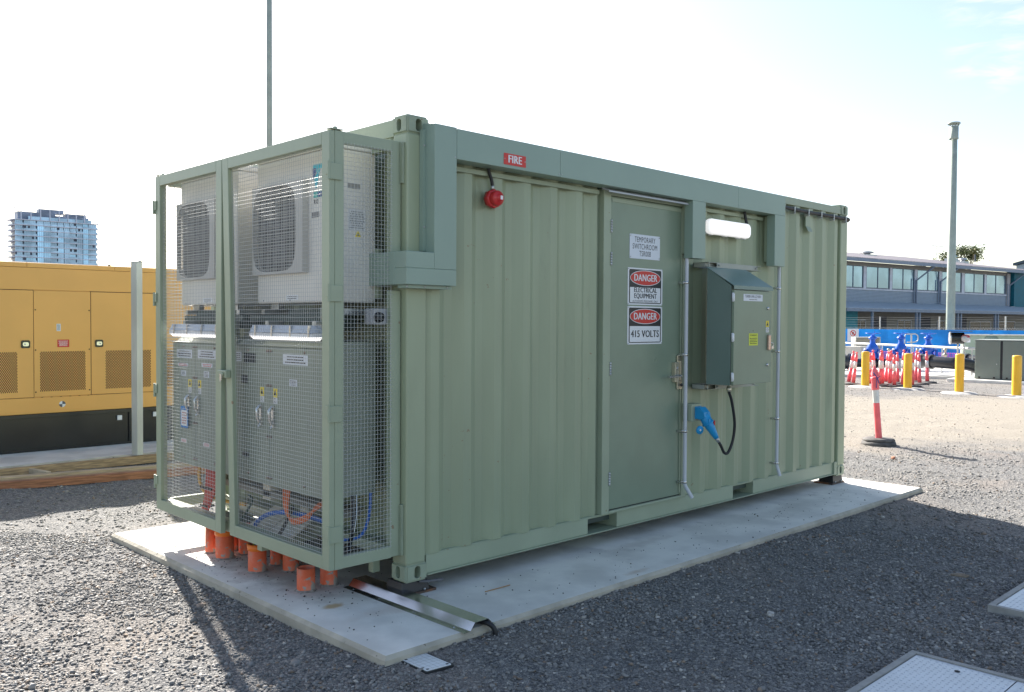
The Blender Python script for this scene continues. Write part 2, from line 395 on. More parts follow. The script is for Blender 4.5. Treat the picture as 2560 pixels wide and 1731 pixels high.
    h = mth('ADD', mth('MULTIPLY', v1.outputs['Distance'], -.9, n, l), mth('ADD', mth('MULTIPLY', v2.outputs['Distance'], -.4, n, l), mth('MULTIPLY', sp.outputs[1], .35, n, l), n, l), n, l)
    bp = n.new('ShaderNodeBump'); bp.inputs['Distance'].default_value = .018; bp.inputs['Strength'].default_value = .9
    l.new(h, bp.inputs['Height']); l.new(bp.outputs[0], b.inputs['Normal'])
    me.materials.append(m)
build_ground()

def stones():
    rng = np.random.default_rng(11)
    phi = (1+5**.5)/2
    iv = np.array([(-1,phi,0),(1,phi,0),(-1,-phi,0),(1,-phi,0),(0,-1,phi),(0,1,phi),(0,-1,-phi),(0,1,-phi),(phi,0,-1),(phi,0,1),(-phi,0,-1),(-phi,0,1)])/1.9
    iff = np.array([(0,11,5),(0,5,1),(0,1,7),(0,7,10),(0,10,11),(1,5,9),(5,11,4),(11,10,2),(10,7,6),(7,1,8),(3,9,4),(3,4,2),(3,2,6),(3,6,8),(3,8,9),(4,9,5),(2,4,11),(6,2,10),(8,6,7),(9,8,1)])
    ov = np.array([(1,0,0),(-1,0,0),(0,1,0),(0,-1,0),(0,0,1),(0,0,-1.)])
    of = np.array([(0,2,4),(2,1,4),(1,3,4),(3,0,4),(2,0,5),(1,2,5),(3,1,5),(0,3,5)])
    allV, allF, allC = [], [], []; base = 0
    def batch(D0, D1, count, tv, tf, smin, smax):
        nonlocal base
        D = np.sqrt(rng.uniform(D0**2, D1**2, count)) if D1 < 9 else D0*(D1/D0)**rng.uniform(0, 1, count)
        s = rng.uniform(-.70, .70, count)*D
        x = CAM.x+_f.x*D+_r0.x*s; y = CAM.y+_f.y*D+_r0.y*s
        bad = np.zeros(count, bool)
        for (a, b, c, d) in ((-.69, 6.39, -.72, 3.03), (-6, 6, 6.98, 14), (.2, 1.61, -4.2, -2.485), (2.685, 4.1, -3.9, -2.52), (-.585, -.405, -.945, -.70)):
            bad |= (x > a) & (x < b) & (y > c) & (y < d)
        dd = x*.699+y*.715; rr = x*.715-y*.699
        bad |= (dd > 8) & (dd < 17) & (rr > 3) & (rng.uniform(0, 1, count) < .85)
        # patchy: some areas are mostly fines
        pn = np.sin(x*2.1+y*1.3+.5)+np.sin(x*.9-y*2.7)+np.sin(x*4.1+y*3.3+2)*.7
        bad |= (pn < .1) & (rng.uniform(0, 1, count) < .62)
        x, y = x[~bad], y[~bad]; k = len(x)
        size = smin+(smax-smin)*rng.uniform(0, 1, k)**2.6
        sc = size[:, None]*rng.uniform(.5, 1.5, (k, 3)); sc[:, 2] *= .55
        V = tv[None]*(1+rng.uniform(-.38, .38, (k, len(tv), 1)))*sc[:, None, :]
        an = rng.uniform(0, 6.28, k); ti = rng.normal(0, .35, k)
        c, s_ = np.cos(ti)[:, None], np.sin(ti)[:, None]
        yy = V[:, :, 1]*c-V[:, :, 2]*s_; zz = V[:, :, 1]*s_+V[:, :, 2]*c
        c, s_ = np.cos(an)[:, None], np.sin(an)[:, None]
        X = V[:, :, 0]*c-yy*s_; Y = V[:, :, 0]*s_+yy*c
        P = np.stack([X+x[:, None], Y+y[:, None], zz+GZ+(ground_h(x, y)+sc[:, 2]*.3+.001)[:, None]], -1)
        allV.append(P.reshape(-1, 3)); allF.append((tf[None]+(np.arange(k)*len(tv))[:, None, None]+base).reshape(-1, 3)); base += k*len(tv)
        g = rng.uniform(0, 1, k); colr = np.stack([.135+.17*g, .131+.160*g, .126+.148*g], -1)
        w_ = rng.uniform(0, 1, k); t = w_ > .93; colr[t] = np.array([.42, .39, .35])*rng.uniform(.6, 1.25, (t.sum(), 1)); t = (w_ < .06); colr[t] = np.array([.27, .20, .145])*rng.uniform(.6, 1.2, (t.sum(), 1))
        allC.append(np.repeat(np.concatenate([colr, np.ones((k, 1))], 1), len(tv), 0))
    batch(3.6, 7.6, 175000, iv, iff, .0032, .0135)
    batch(7.2, 32, 130000, ov, of, .005, .018)
    batch(3.8, 14, 1300, iv, iff, .009, .024)
    V = np.concatenate(allV); F = np.concatenate(allF); C = np.concatenate(allC)
    me = bpy.data.meshes.new('gravel_stones')
    me.vertices.add(len(V)); me.vertices.foreach_set('co', V.ravel()); me.loops.add(F.size); me.loops.foreach_set('vertex_index', F.ravel())
    me.polygons.add(len(F)); me.polygons.foreach_set('loop_start', np.arange(0, F.size, 3)); me.polygons.foreach_set('loop_total', np.full(len(F), 3)); me.update()
    ca = me.color_attributes.new('stone', 'FLOAT_COLOR', 'POINT'); ca.data.foreach_set('color', C.ravel())
    m = bpy.data.materials.new('stone'); m.use_nodes = True; n, l = m.node_tree.nodes, m.node_tree.links
    a = n.new('ShaderNodeAttribute'); a.attribute_name = 'stone'; l.new(a.outputs['Color'], n['Principled BSDF'].inputs['Base Color']); n['Principled BSDF'].inputs['Roughness'].default_value = .75
    me.materials.append(m)
    o = bpy.data.objects.new('gravel', me); col.objects.link(o); tag(o, 'loose crushed gravel stones scattered over the yard', 'gravel', kind='stuff')
stones()

# concrete slab under the container
def slab(name, x0, x1, y0, y1, z0, z1, label, ch=.02):
    m = MB(); m.k = 0
    m.add([(x0+ch,y0+ch,z1),(x1-ch,y0+ch,z1),(x1-ch,y1-ch,z1),(x0+ch,y1-ch,z1)], [(0,1,2,3)])
    m.k = 1
    zc = z1-ch
    m.add([(x0+ch,y0+ch,z1),(x1-ch,y0+ch,z1),(x1-ch,y1-ch,z1),(x0+ch,y1-ch,z1),(x0,y0,zc),(x1,y0,zc),(x1,y1,zc),(x0,y1,zc),(x0,y0,z0),(x1,y0,z0),(x1,y1,z0),(x0,y1,z0)],
          [(0,4,5,1),(1,5,6,2),(2,6,7,3),(3,7,4,0),(4,8,9,5),(5,9,10,6),(6,10,11,7),(7,11,8,4)])
    return tag(m.build(name, [CONC, CONE]), label, kind='structure')
slab('concrete_slab', -.69, 6.39, -.72, 3.03, -.30, -.09, 'pale concrete slab under the green container')
slab('generator_slab', -6, 7.5, 7.02, 12.5, -.30, -.05, 'concrete slab under the ochre generator')
# crumbs of soil on the slab
def crumbs():
    rd = random.Random(5); m = MB()
    for i in range(520):
        if i < 260: x, y = rd.gauss(-.3, .22), rd.gauss(1.1, .75)
        elif i < 330: x, y = rd.uniform(-.6, 0), rd.uniform(1.9, 2.9)
        else: x, y = rd.uniform(.3, 6.3), rd.uniform(-.68, -.05)
        if not (-.66 < x < 6.35 and -.69 < y < 3): continue
        s = rd.uniform(.0025, .007)*(1.6 if rd.random() < .06 else 1)
        P = [Vector((a, b, c*.6))*s*rd.uniform(.6, 1.3) for a, b, c in ((1,0,0),(-1,0,0),(0,1,0),(0,-1,0),(0,0,1),(0,0,-1))]
        m.add([(x+p.x, y+p.y, -.0885+p.z+s*.3) for p in P], [(0,2,4),(2,1,4),(1,3,4),(3,0,4),(2,0,5),(1,2,5),(3,1,5),(0,3,5)])
    tag(m.build('soil_crumbs', mat('dark_soil', (.07, .06, .05), .9)), 'dark crumbs of soil and grit strewn on the slab', 'debris', kind='stuff')
crumbs()

# ================================================================= SHIPPING CONTAINER SWITCHROOM
CL, CW, CH = 6.058, 2.438, 2.95
C = empty('shipping_container', (3.029, 1.219, 0), 'sage green shipping container switchroom standing on the concrete slab', 'container')
def casting_mesh():
    m = MB(); m.box(0, .178, 0, .162, 0, .118); o = m.build('corner_casting', GC)
    bm = bmesh.new(); bm.from_mesh(o.data); bmesh.ops.bevel(bm, geom=[e for e in bm.edges], offset=.014, segments=3, affect='EDGES'); bm.to_mesh(o.data); bm.free()
    cuts = []
    for (X, w_, h_) in ((lambda p: (p[0]+.092, p[2], p[1]+.06), .048, .08), (lambda p: (p[2], p[0]+.085, p[1]+.06), .046, .078)):
        c = MB(); slab2d(c, rrect(w_, h_, w_/2-.001, 6), -.02, .13, X); cuts.append(c.build('cut', GC))
    for c in cuts:
        md = o.modifiers.new('b', 'BOOLEAN'); md.object = c; md.operation = 'DIFFERENCE'; md.solver = 'EXACT'
    bpy.context.view_layer.update()
    me = bpy.data.meshes.new_from_object(o.evaluated_get(bpy.context.evaluated_depsgraph_get()))
    o.modifiers.clear(); me.name = 'corner_casting'; o.data = me
    for c in cuts: bpy.data.objects.remove(c)
    return o
cast0 = casting_mesh(); first = True
ci = Matrix.Translation(C.location).inverted()
for ix in (0, 1):
    for iy in (0, 1):
        for iz in (0, 1):
            o = cast0 if first else cast0.copy()
            if not first: col.objects.link(o)
            first = False; o.parent = C
            S = Matrix.Diagonal((-1 if ix else 1, -1 if iy else 1, -1 if iz else 1, 1))
            o.matrix_local = ci @ Matrix.Translation((ix*CL, iy*CW, iz*CH)) @ S
for ix in (0, 1):
    for iy in (0, 1):
        m = mb(C); x0, x1 = (.004, .160) if ix == 0 else (CL-.160, CL-.004); y0, y1 = (.004, .150) if iy == 0 else (CW-.150, CW-.004)
        m.box(x0, x1, y0, y1, .116, CH-.116); m.build('corner_post', GW, C, bevel=.012, segs=3)
def corr_panel(a, b, z0, z1, P, parent, name='corrugated_wall', material=GW, ph=4.935, depth=.042):
    # P(u, d, z): position, d = depth behind the outer flat
    pts = []; k = math.floor((a-ph)/.278)-1
    x = ph+k*.278
    while x < b+.3:
        for dx, d in ((0, 0), (.068, 0), (.138, depth), (.208, depth)): pts.append((x+dx, d))
        x += .278
    def dep(u):
        for (u0, d0), (u1, d1) in zip(pts, pts[1:]):
            if u0 <= u <= u1: return d0+(d1-d0)*(u-u0)/max(1e-9, u1-u0)
        return 0
    q = [(a, dep(a))]+[p for p in pts if a < p[0] < b]+[(b, dep(b))]
    m = mb(C); V = []; F = []
    for u, d in q: V += [P(u, d, z0), P(u, d, z1)]
    for i in range(len(q)-1): F.append((2*i, 2*i+2, 2*i+3, 2*i+1))
    n = len(V); V2 = []
    for u, d in q: V2 += [P(u, d+.003, z0), P(u, d+.003, z1)]
    m.add(V+V2, F+[tuple(n+i for i in f[::-1]) for f in F]); return m.build(name, material, parent)
corr_panel(.16, 1.855, .155, CH-.10, lambda u, d, z: (u, .014+d, z), C)
corr_panel(3.02, CL-.16, .155, CH-.10, lambda u, d, z: (u, .014+d, z), C)
corr_panel(.16, CL-.16, .155, CH-.10, lambda u, d, z: (u, CW-.014-d, z), C)
corr_panel(.15, CW-.15, .155, CH-.10, lambda u, d, z: (.03+d, u, z), C, 'corrugated_end_wall')
corr_panel(.15, CW-.15, .155, CH-.10, lambda u, d, z: (CL-.03-d, u, z), C, 'corrugated_end_wall')
m = mb(C)                                                          # top rails
m.box(.16, CL-.16, .006, .066, CH-.105, CH-.03); m.build('top_rail', G, C, bevel=.004)
m = mb(C); m.box(.16, CL-.16, CW-.066, CW-.006, CH-.105, CH-.03); m.build('top_rail', G, C, bevel=.004)
for x0 in (.02, CL-.08):
    m = mb(C); m.box(x0, x0+.06, .162, CW-.162, CH-.12, CH-.01); m.build('end_top_rail', G, C, bevel=.004)
m = mb(C)
for i in range(40):
    a = .17+i*(CL-.34)/40; b_ = a+(CL-.34)/40; z = CH-.034+(.012 if i % 2 else 0)
    m.box(a, b_-.002, .068, CW-.068, z-.02, z)
m.build('roof', GW, C)
m = mb(C); m.box(.1, CL-.1, .1, CW-.1, .08, .15); m.build('floor', GK, C)
def bottom_rail(y0, sgn):
    m = mb(C); yb = y0
    def seg(a, b): m.box(a, b, min(yb, yb+sgn*.008), max(yb, yb+sgn*.008), .030, .150)
    for a, b in ((.178, 1.770), (2.122, 3.828), (4.182, 5.88)): seg(a, b)
    m.box(.17, CL-.17, min(yb-.0*sgn, yb+sgn*.05), max(yb, yb+sgn*.05), .150, .157)
    # lower flange, slightly bowed
    for a, b in ((.178, 1.770), (1.770, 2.122), (2.122, 3.828), (3.828, 4.182), (4.182, 5.88)):
        m.box(a, b, min(yb-.018*sgn, yb+sgn*.06), max(yb-.018*sgn, yb+sgn*.06), .022, .030)
    m.box(5.82, 5.88, min(yb-.02*sgn, yb), max(yb-.02*sgn, yb), .02, .16)
    o = m.build('bottom_rail', G, C, bevel=.002, segs=1)
bottom_rail(.022, 1); bottom_rail(CW-.022, -1)
for x0, x1 in ((1.770, 2.122), (3.828, 4.182)):
    m = mb(C)
    for xa, xb in ((x0-.006, x0), (x1, x1+.006)): m.box(xa, xb, .031, CW-.031, .031, .149)
    m.box(x0, x1, .031, CW-.031, .140, .149); m.box(x0, x1, .083, CW-.083, .023, .030)
    m.build('forklift_pocket', G, C)
# header flashing under the trunking, over the wall
for a, b in ((.30, 1.85), (3.13, 4.27)):
    m = mb(C); m.box(a, b, .000, .012, 2.640, 2.672); m.build('wall_flashing', G, C, bevel=.002, segs=1)
# door frame
m = mb(C)
m.box(1.902, 1.990, -.004, .060, .158, 2.685); m.box(2.962, 3.024, -.004, .060, .158, 2.685); m.box(1.990, 2.962, -.004, .05, 2.646, 2.685); m.box(1.990, 2.962, -.008, .06, .158, .178)
m.box(1.852, 1.902, .052, .060, .158, 2.685)
m.build('door_frame', G, C, bevel=.004)
DR = mb(C); DR.box(1.994, 2.958, .008, .050, .186, 2.642); DR = DR.build('door', GD, C, bevel=.003)
m = mb(C); m.box(2.935, 2.953, -.001, .0075, .20, 2.63); m.box(2.01, 2.935, .003, .0075, 2.60, 2.63); m.build('door_astragal', G, DR, bevel=.002)
m = mb(C); m.box(1.994, 2.958, .012, .05, .179, .185); m.build('door_seal', BLK, DR)
for z in (2.408, 2.155, 1.296, .432):
    m = mb(C)
    for k in range(5): m.lathe([(0, -.0098), (.0095, -.0098), (.0095, .0098), (0, .0098)], (1.990, -.006, z+(k-2)*.0205), 10)
    m.box(1.972, 2.008, .0055, .0075, z-.05, z+.05)
    m.build('hinge', GALV, DR)
# lock set
m = mb(C); slab2d(m, rrect(.070, .290, .006), 0, .012, face_front(2.915, .002, 1.238)); m.box(2.903, 2.931, -.026, -.0105, 1.17, 1.335); m.build('lock_plate', BRASS, DR, bevel=.002)
m = mb(C); m.box(2.820, 2.878, -.030, .0075, 1.158, 1.325); m.build('lock_case', BRASS, DR, bevel=.002)
m = mb(C); m.tube([(2.858, -.03, 1.212), (2.856, -.062, 1.212), (2.845, -.074, 1.212), (2.82, -.079, 1.212), (2.668, -.077, 1.209)], [.011, .011, .011, .0105, .009], 10); m.build('lever_handle', STEEL, DR)
m = mb(C); m.lathe([(0, -.02), (.014, -.02), (.014, -.008), (0, -.008)], (2.920, -.012, 1.130), 14, 'y'); m.build('keyhole', BLKP, DR)
m = mb(C); m.lathe([(0, -.004), (.012, -.004), (.012, .0), (0, 0)], (2.850, -.0305, 1.275), 12, 'y'); m.build('key_cylinder', STEEL, DR)
# rain strip over the door
m = mb(C); m.prism([(-.0045, 2.692), (-.016, 2.694), (-.075, 2.668), (-.078, 2.655), (-.074, 2.655), (-.070, 2.665), (-.0045, 2.680)], 0, 1.875, 3.01)
m.build('rain_strip', PVCG, C)
m = mb(C); m.box(5.105, 5.20, -.0, .0125, 2.655, 2.775); m.add([(5.105, 0, 2.655), (5.20, 0, 2.655), (5.20, -.03, 2.60), (5.105, -.03, 2.60)], [(0, 1, 2, 3)]); m.build('vent_scoop', G, C)

def foot(x, y, sx, sy, label):
    e = empty('levelling_foot', (x, y, -.09), label, 'foot', 'steel feet under the container corners'); m = mb(e)
    m.box(x-.02*sx if sx > 0 else x+.02, x+.26*sx, min(y-.015*sy, y+.2*sy), max(y-.015*sy, y+.2*sy), -.0895, -.075); m.build('base_plate', mat('rusty_plate', (.09, .06, .045), .6, alt=(.22, .10, .05), ad=.5, aw=.1), e)
    m = mb(e); a, b = sorted((x+.0*sx, x+.20*sx)); c_, d_ = sorted((y+.01*sy, y+.16*sy))
    m.add([(a, c_, -.002), (b, c_, -.002), (b, d_, -.002), (a, d_, -.002), (a-.015, c_-.012, -.074), (b+.015, c_-.012, -.074), (b+.015, d_+.01, -.074), (a-.015, d_+.01, -.074)], [(0,1,2,3),(0,4,5,1),(1,5,6,2),(2,6,7,3),(3,7,4,0)])
    m.build('foot_block', mat('dark_steel', (.045, .045, .05), .4, metal=.3), e, bevel=.003)
    for k in (.03, .17):
        m = mb(e); m.lathe([(0, 0), (.009, 0), (.009, .012), (0, .012)], (x+k*sx, y-.004*sy, -.074), 6); m.build('bolt', GALV, e)
    return e
foot(0.0, 0.03, 1, 1, 'dark steel foot under the container corner nearest the cage')
e = foot(CL+.01, 0.03, -1, 1, 'dark steel foot under the far right front corner of the container')
foot(0.0, CW-.03, 1, -1, 'dark steel foot under the container corner behind the orange conduits')
foot(CL, CW-.03, -1, -1, 'dark steel foot under the hidden rear right container corner')
m = MB(); m.tube([(.13, .03, -.012), (.17, 0, -.014), (.29, -.012, -.022)], .008, 8); tag(m.build('steel_rod', mat('rod', (.12, .12, .13), .5)), 'short dark steel rod poking out from beneath the near container corner', 'rod')

# ================================================================= CABLE TRUNKING on the container face
T = empty('cable_trunking', (2.3, -.06, 1.9), 'sage green steel cable trunking along the top of the container wall with three drops', 'trunking')
TG = mat('trunking_paint', (.28, .37, .305), .33, var=.03, vs=1.6)
Y0, Y1 = -.122, -.0385
m = mb(T)
for a, b in ((.305, 1.2735), (1.2755, 3.627), (3.629, 4.466)): m.prism([(Y0, 2.690), (Y0, 2.880), (-.02, 2.900), (.005, 2.900), (.005, 2.690)], 0, a, b)
m.build('horizontal_run', TG, T, bevel=.002, segs=1)
m = mb(T); m.prism([(Y0, 1.985), (Y0, 2.888), (-.02, 2.902), (.0035, 2.902), (.0035, 1.985)], 0, .122, .303); m.build('vertical_run', TG, T, bevel=.002, segs=1)
m = mb(T); m.box(-.096, .303, Y0-.001, .0, 1.882, 1.984); m.box(-.096, .1215, Y0-.001, .0, 1.984, 2.086); m.box(-.096, -.002, .0005, .30, 1.882, 2.086)
m.build('corner_box', TG, T, bevel=.003, segs=1)
m = mb(T); m.box(-.07, .29, -.09, .0, 1.862, 1.881); m.build('mounting_flange', TG, T)
m = mb(T); m.box(.10, .2, -.036, .002, 2.1, 2.86); m.build('backing_strip', TG, T)
m = mb(T)
for x, z in ((-.07, 1.871), (.07, 1.871), (.25, 1.871)): m.lathe([(0, -.096), (.006, -.095), (.006, -.09)], (x, 0, z), 8, 'y')
for z in (2.25, 2.76): m.lathe([(0, -.042), (.006, -.041), (.006, -.036)], (.108, 0, z), 8, 'y')
for x, z in ((.29, 2.70), (.29, 2.88), (1.26, 2.71), (1.29, 2.71), (3.61, 2.88), (4.45, 2.70), (2.94, 2.21), (4.30, 2.215)): m.lathe([(0, Y0-.003), (.005, Y0-.002), (.005, Y0)], (x, 0, z), 8, 'y')
m.build('screws', GALV, T)
for a, b in ((2.921, 3.112), (4.274, 4.466)):
    m = mb(T); m.box(a, b, Y0, -.036, 2.206, 2.6895); m.build('drop', TG, T, bevel=.002, segs=1)
    m = mb(T); m.box(a+.02, b-.01, -.035, .0, 2.25, 2.68); m.build('drop_backing', G, T)

# ================================================================= SIGNS
def sign_plate(name, cx, cz, w_, h_, matl, label, cat='sign', y=.007, X=None, t=.002, r=.008):
    X = X or face_front(cx, y, cz)
    e = empty(name, X((0, 0, 0)), label, cat); m = mb(e); slab2d(m, rrect(w_, h_, r), 0, t, X); m.build('plate', matl, e)
    return e, X
e, X = sign_plate('fire_sign', .819, 2.749, .208, .076, REDI, 'red metal sign reading FIRE screwed to the trunking', y=-.1225, r=.003)
m = mb(e); text('FIRE', .074, 0, .0, .0026, .92, .0028, X, m); m.build('lettering', WHITE, e)
m = mb(e)
for sx in (-.095, .095): m.lathe([(0, -.1262), (.004, -.1258), (.004, -.1245)], (.819+sx, 0, 2.749), 8, 'y')
m.build('screws', STEEL, e)
e, X = sign_plate('room_sign', 2.434, 2.272, .402, .196, PLATE, 'pale metal plate reading TEMPORARY SWITCHROOM TSR008 on the door')
m = mb(e)
for i, s_ in enumerate(('TEMPORARY', 'SWITCHROOM', 'TSR008')): text(s_, .062, 0, .055-i*.056, .0026, .75, 0, X, m)
m.build('lettering', BLACKI, e)
m = mb(e)
for sx in (-.19, .19):
    for sz in (-.085, .085): m.lathe([(0, -.0005), (.0045, .0002), (.0045, .005)], (2.434+sx, 0, 2.272+sz), 8, 'y')
m.build('rivets', GALV, e)
def danger(cz, h_, label, lines):
    e, X = sign_plate('danger_sign', 2.444, cz, .462, h_, WHITE, label)
    m = mb(e); top = h_/2
    def rr(x0, x1, z0, z1, z): slab2d(m, rrect(x1-x0, z1-z0, .014), .0018, z, X, (x0+x1)/2, (z0+z1)/2)
    rr(-.214, .214, -top+.012, top-.012, .0024); m.build('black_field', BLACKI, e)
    m = mb(e); slab2d(m, rrect(.404, h_*.5-.026, .004), .0018, .0030, X, 0, -h_*.25+.006); m.build('white_field', WHITE, e)
    m = mb(e); ell = lambda a, b: [(a*math.cos(t*math.pi/24), b*math.sin(t*math.pi/24)) for t in range(48)]
    slab2d(m, ell(.202, .062), .0018, .0030, X, 0, h_*.25-.005); m.build('white_ring', WHITE, e)
    m = mb(e); slab2d(m, ell(.196, .057), .002, .0035, X, 0, h_*.25-.005); m.build('red_oval', REDI, e)
    m = mb(e); text('DANGER', .079, 0, h_*.25-.006, .0042, .93, .0026, X, m); m.build('danger_lettering', WHITE, e)
    m = mb(e)
    for s_, sz, zz, wf, bo in lines: text(s_, sz, 0, zz, .0037, wf, bo, X, m)
    m.build('lettering', BLACKI, e)
    m = mb(e)
    for sx in (-.222, .222):
        for sz in (-top+.009, top-.009): m.lathe([(0, -.0005), (.004, .0002), (.004, .005)], (2.444+sx, 0, cz+sz), 8, 'y')
    m.build('rivets', GALV, e)
danger(1.951, .298, 'white and black sign with red oval reading DANGER ELECTRICAL EQUIPMENT AUTHORISED PERSONNEL ONLY', [('ELECTRICAL', .056, -.030, .94, .0016), ('EQUIPMENT', .056, -.078, .94, .0016), ('AUTHORISED PERSONNEL ONLY', .0235, -.119, .93, 0)])
danger(1.637, .308, 'white and black sign with red oval reading DANGER 415 VOLTS, lowest on the door', [('415 VOLTS', .080, -.072, .93, .0024)])

# ================================================================= FIRE SOUNDER, LIGHT, SURFACE CONDUITS
e = empty('fire_sounder', (.718, .01, 2.49), 'red round fire sounder hanging below the FIRE sign', 'sounder')
m = mb(e); m.lathe([(0, .012), (.062, .012), (.066, -.03), (.058, -.034), (0, -.034)], (.718, 0, 2.49), 8, 'y'); m.build('base', RED, e)
m = mb(e); m.lathe([(.050, -.034), (.052, -.066), (.045, -.076), (.03, -.080), (.026, -.086), (.018, -.102), (0, -.102)], (.718, 0, 2.49), 24, 'y'); m.build('dome', RED, e)
m = mb(e); slab2d(m, rrect(.022, .026, .002), 0, .001, face_front(.718, -.1025, 2.49)); m.build('label', WHITE, e)
m = mb(e); m.lathe([(0, .548-.49+2.49-2.49), (.013, .058), (.013, .085), (.009, .09), (0, .09)], (.718, -.01, 2.49), 12); m.build('gland', GALV, e)
m = MB(); m.tube([(.716, -.010, 2.579), (.712, -.012, 2.60), (.700, -.013, 2.63), (.686, -.013, 2.66), (.674, -.016, 2.689)], .0115, 10); tag(m.build('sounder_cable', BLK), 'short black flexible cable feeding the red fire sounder', 'cable')

e = empty('wall_light', (3.51, -.05, 2.50), 'lit white rectangular batten light on the wall above the control box', 'light')
Xl = face_front(3.515, -.02, 2.498)
m = mb(e); slab2d(m, rrect(.66, .12, .04, 6), .0, .045, Xl); m.build('base', WHITE, e, bevel=.004)
m = mb(e); slab2d(m, rrect(.675, .132, .048, 6), .045, .105, Xl); m.build('diffuser', LAMP, e, bevel=.02, segs=4)
m = mb(e)
for dx in (-.24, -.02, .2, .30):
    for sz in (-1, 1): m.box(3.515+dx-.014, 3.515+dx+.014, -.085, -.045, 2.498+sz*.0675-.004, 2.498+sz*.0675+.004)
m.build('clips', WHITE, e)
m = MB(); m.tube([(3.852, -.06, 2.475), (3.875, -.06, 2.485), (3.905, -.05, 2.52), (3.915, -.04, 2.56), (3.905, -.03, 2.62), (3.89, -.025, 2.689)], .0135, 10); tag(m.build('light_cable', BLK), 'black flexible conduit curving from the right end of the wall light', 'cable')

def downpipe(x, bend, label):
    e = empty('downpipe', (x, -.05, .17), label, 'pipe', 'pale grey conduits on the container wall'); m = mb(e)
    pts = [(x, -.055, 2.205), (x, -.055, .29)]
    pts += [(x+.006, -.06, .265), (x+.05, -.10, .165)] if bend else [(x+.004, -.06, .26), (x+.012, -.085, .175)]
    m.tube(pts, .0165, 12); m.build('pipe', PVCG, e)
    for z in (2.0, 1.388, .735, .30):
        m = mb(e); m.lathe([(.0175, -.012), (.0195, -.01), (.0195, .01), (.0175, .012)], (x, -.055, z), 14); m.box(x-.038, x+.03, -.048, -.044, z-.011, z+.011); m.box(x-.038, x-.016, -.045, .002, z-.011, z+.011)
        m.build('pipe_clip', STEEL, e)
downpipe(2.936, True, 'pale grey conduit beside the door with a kinked lower end')
downpipe(4.482, False, 'straight pale grey conduit on the wall right of the control box')

# hose along the top right
e = empty('wall_hose', (5.3, -.02, 2.80), 'black corrugated hose clipped along the wall top at the right end of the container', 'hose')
pts = [(4.467, -.022, 2.812)]
for i in range(40):
    x = 4.50+i*(6.0-4.50)/39; pts.append((x, -.020-.003*math.sin(x*7), 2.802-.006*math.sin((x-4.5)/1.5*math.pi)))
for a in range(1, 9):
    t = a/8*math.pi/2; pts.append((6.0+.09*math.sin(t), .07-.09*math.cos(t), 2.80-.012*a/8))
pts += [(6.09, .25, 2.785), (6.09, .6, 2.78)]
m = mb(e); m.tube(pts, .019, 10); m.build('hose', BLK, e)
for x in (4.80, 5.09, 5.365, 5.64, 5.92):
    m = mb(e); y_ = -.02; m.box(x-.008, x+.008, -.043, -.040, 2.78, 2.822); m.box(x-.008, x+.008, -.043, .005, 2.820, 2.824); m.box(x-.008, x+.008, -.042, .006, 2.752, 2.779); m.lathe([(0, -.048), (.006, -.046), (.006, -.042)], (x, 0, 2.764), 8, 'y'); m.build('clip', GALV, e)

# ================================================================= CONTROL BOX
e = empty('control_box', (3.38, -.29, 1.145), 'grey green steel control box with sloping hood mounted beside the door', 'control box')
m = mb(e)
m.prism([(-.160, 1.137), (-.160, 2.135), (-.395, 1.975), (-.395, 1.137)], 0, 3.085, 3.70)
m.build('body', mat('control_box_paint', (.17, .235, .205), .33, var=.03), e, bevel=.002, segs=1)
m = mb(e); m.add([(3.078, -.158, 2.138), (3.712, -.158, 2.138), (3.712, -.428, 1.974), (3.078, -.428, 1.974), (3.078, -.158, 2.133), (3.712, -.158, 2.133), (3.712, -.426, 1.969), (3.078, -.426, 1.969)],
      [(0,1,2,3),(7,6,5,4),(0,3,7,4),(1,5,6,2)]); m.box(3.078, 3.712, -.4285, -.4265, 1.943, 1.974); m.build('hood', mat('hood_paint', (.17, .255, .23), .3, var=.03), e)
m = mb(e); m.box(3.086, 3.6985, -.425, -.400, 1.142, 1.935); d = m.build('door', GD, e, bevel=.003)
m = mb(e); m.box(3.09, 3.695, -.3995, -.3955, 1.145, 1.93); m.build('door_gasket', BLK, d)
for z in (1.875, 1.54, 1.21):
    m = mb(e); m.lathe([(0, -.037), (.010, -.037), (.010, .037), (0, .037)], (3.068, -.425, z), 10); m.box(3.068, 3.092, -.4275, -.4255, z-.03, z+.03); m.build('hinge', WHITE, d)
Xb = lambda x, z: face_front(x, -.4255, z)
m = mb(e); slab2d(m, rrect(.31, .058, .003), 0, .001, Xb(3.384, 1.877)); pl = m.build('name_plate', PLATE, d)
m = mb(e); text('TSR008-1040-LCP-0001', .032, 0, .009, .0016, .78, 0, Xb(3.384, 1.877), m); tick_lines(m, .16, .012, 1, Xb(3.384, 1.861), .0016, seed=3); m.build('lettering', BLACKI, pl)
m = mb(e); slab2d(m, rrect(.048, .053, .002), 0, .001, Xb(3.625, 1.655)); st = m.build('hazard_sticker', YEL, d)
m = mb(e); slab2d(m, [(-.017, -.016), (.017, -.016), (0, .018)], .001, .0013, Xb(3.625, 1.655)); slab2d(m, [(-.002, -.009), (.002, -.009), (.004, .002), (-.001, .008), (-.003, .001)], .0013, .0016, Xb(3.625, 1.655)); m.build('hazard_symbol', BLACKI, st)
m = mb(e); slab2d(m, rrect(.046, .042, .002), 0, .001, Xb(3.625, 1.602)); st = m.build('white_sticker', WHITE, d)
m = mb(e); tick_lines(m, .04, .036, 4, Xb(3.625, 1.602), .0015, seed=8); m.build('fine_print', BLACKI, st)
m = mb(e); slab2d(m, rrect(.142, .104, .002), 0, .001, Xb(3.395, 1.521)); st = m.build('warning_sticker', WARNY, d)
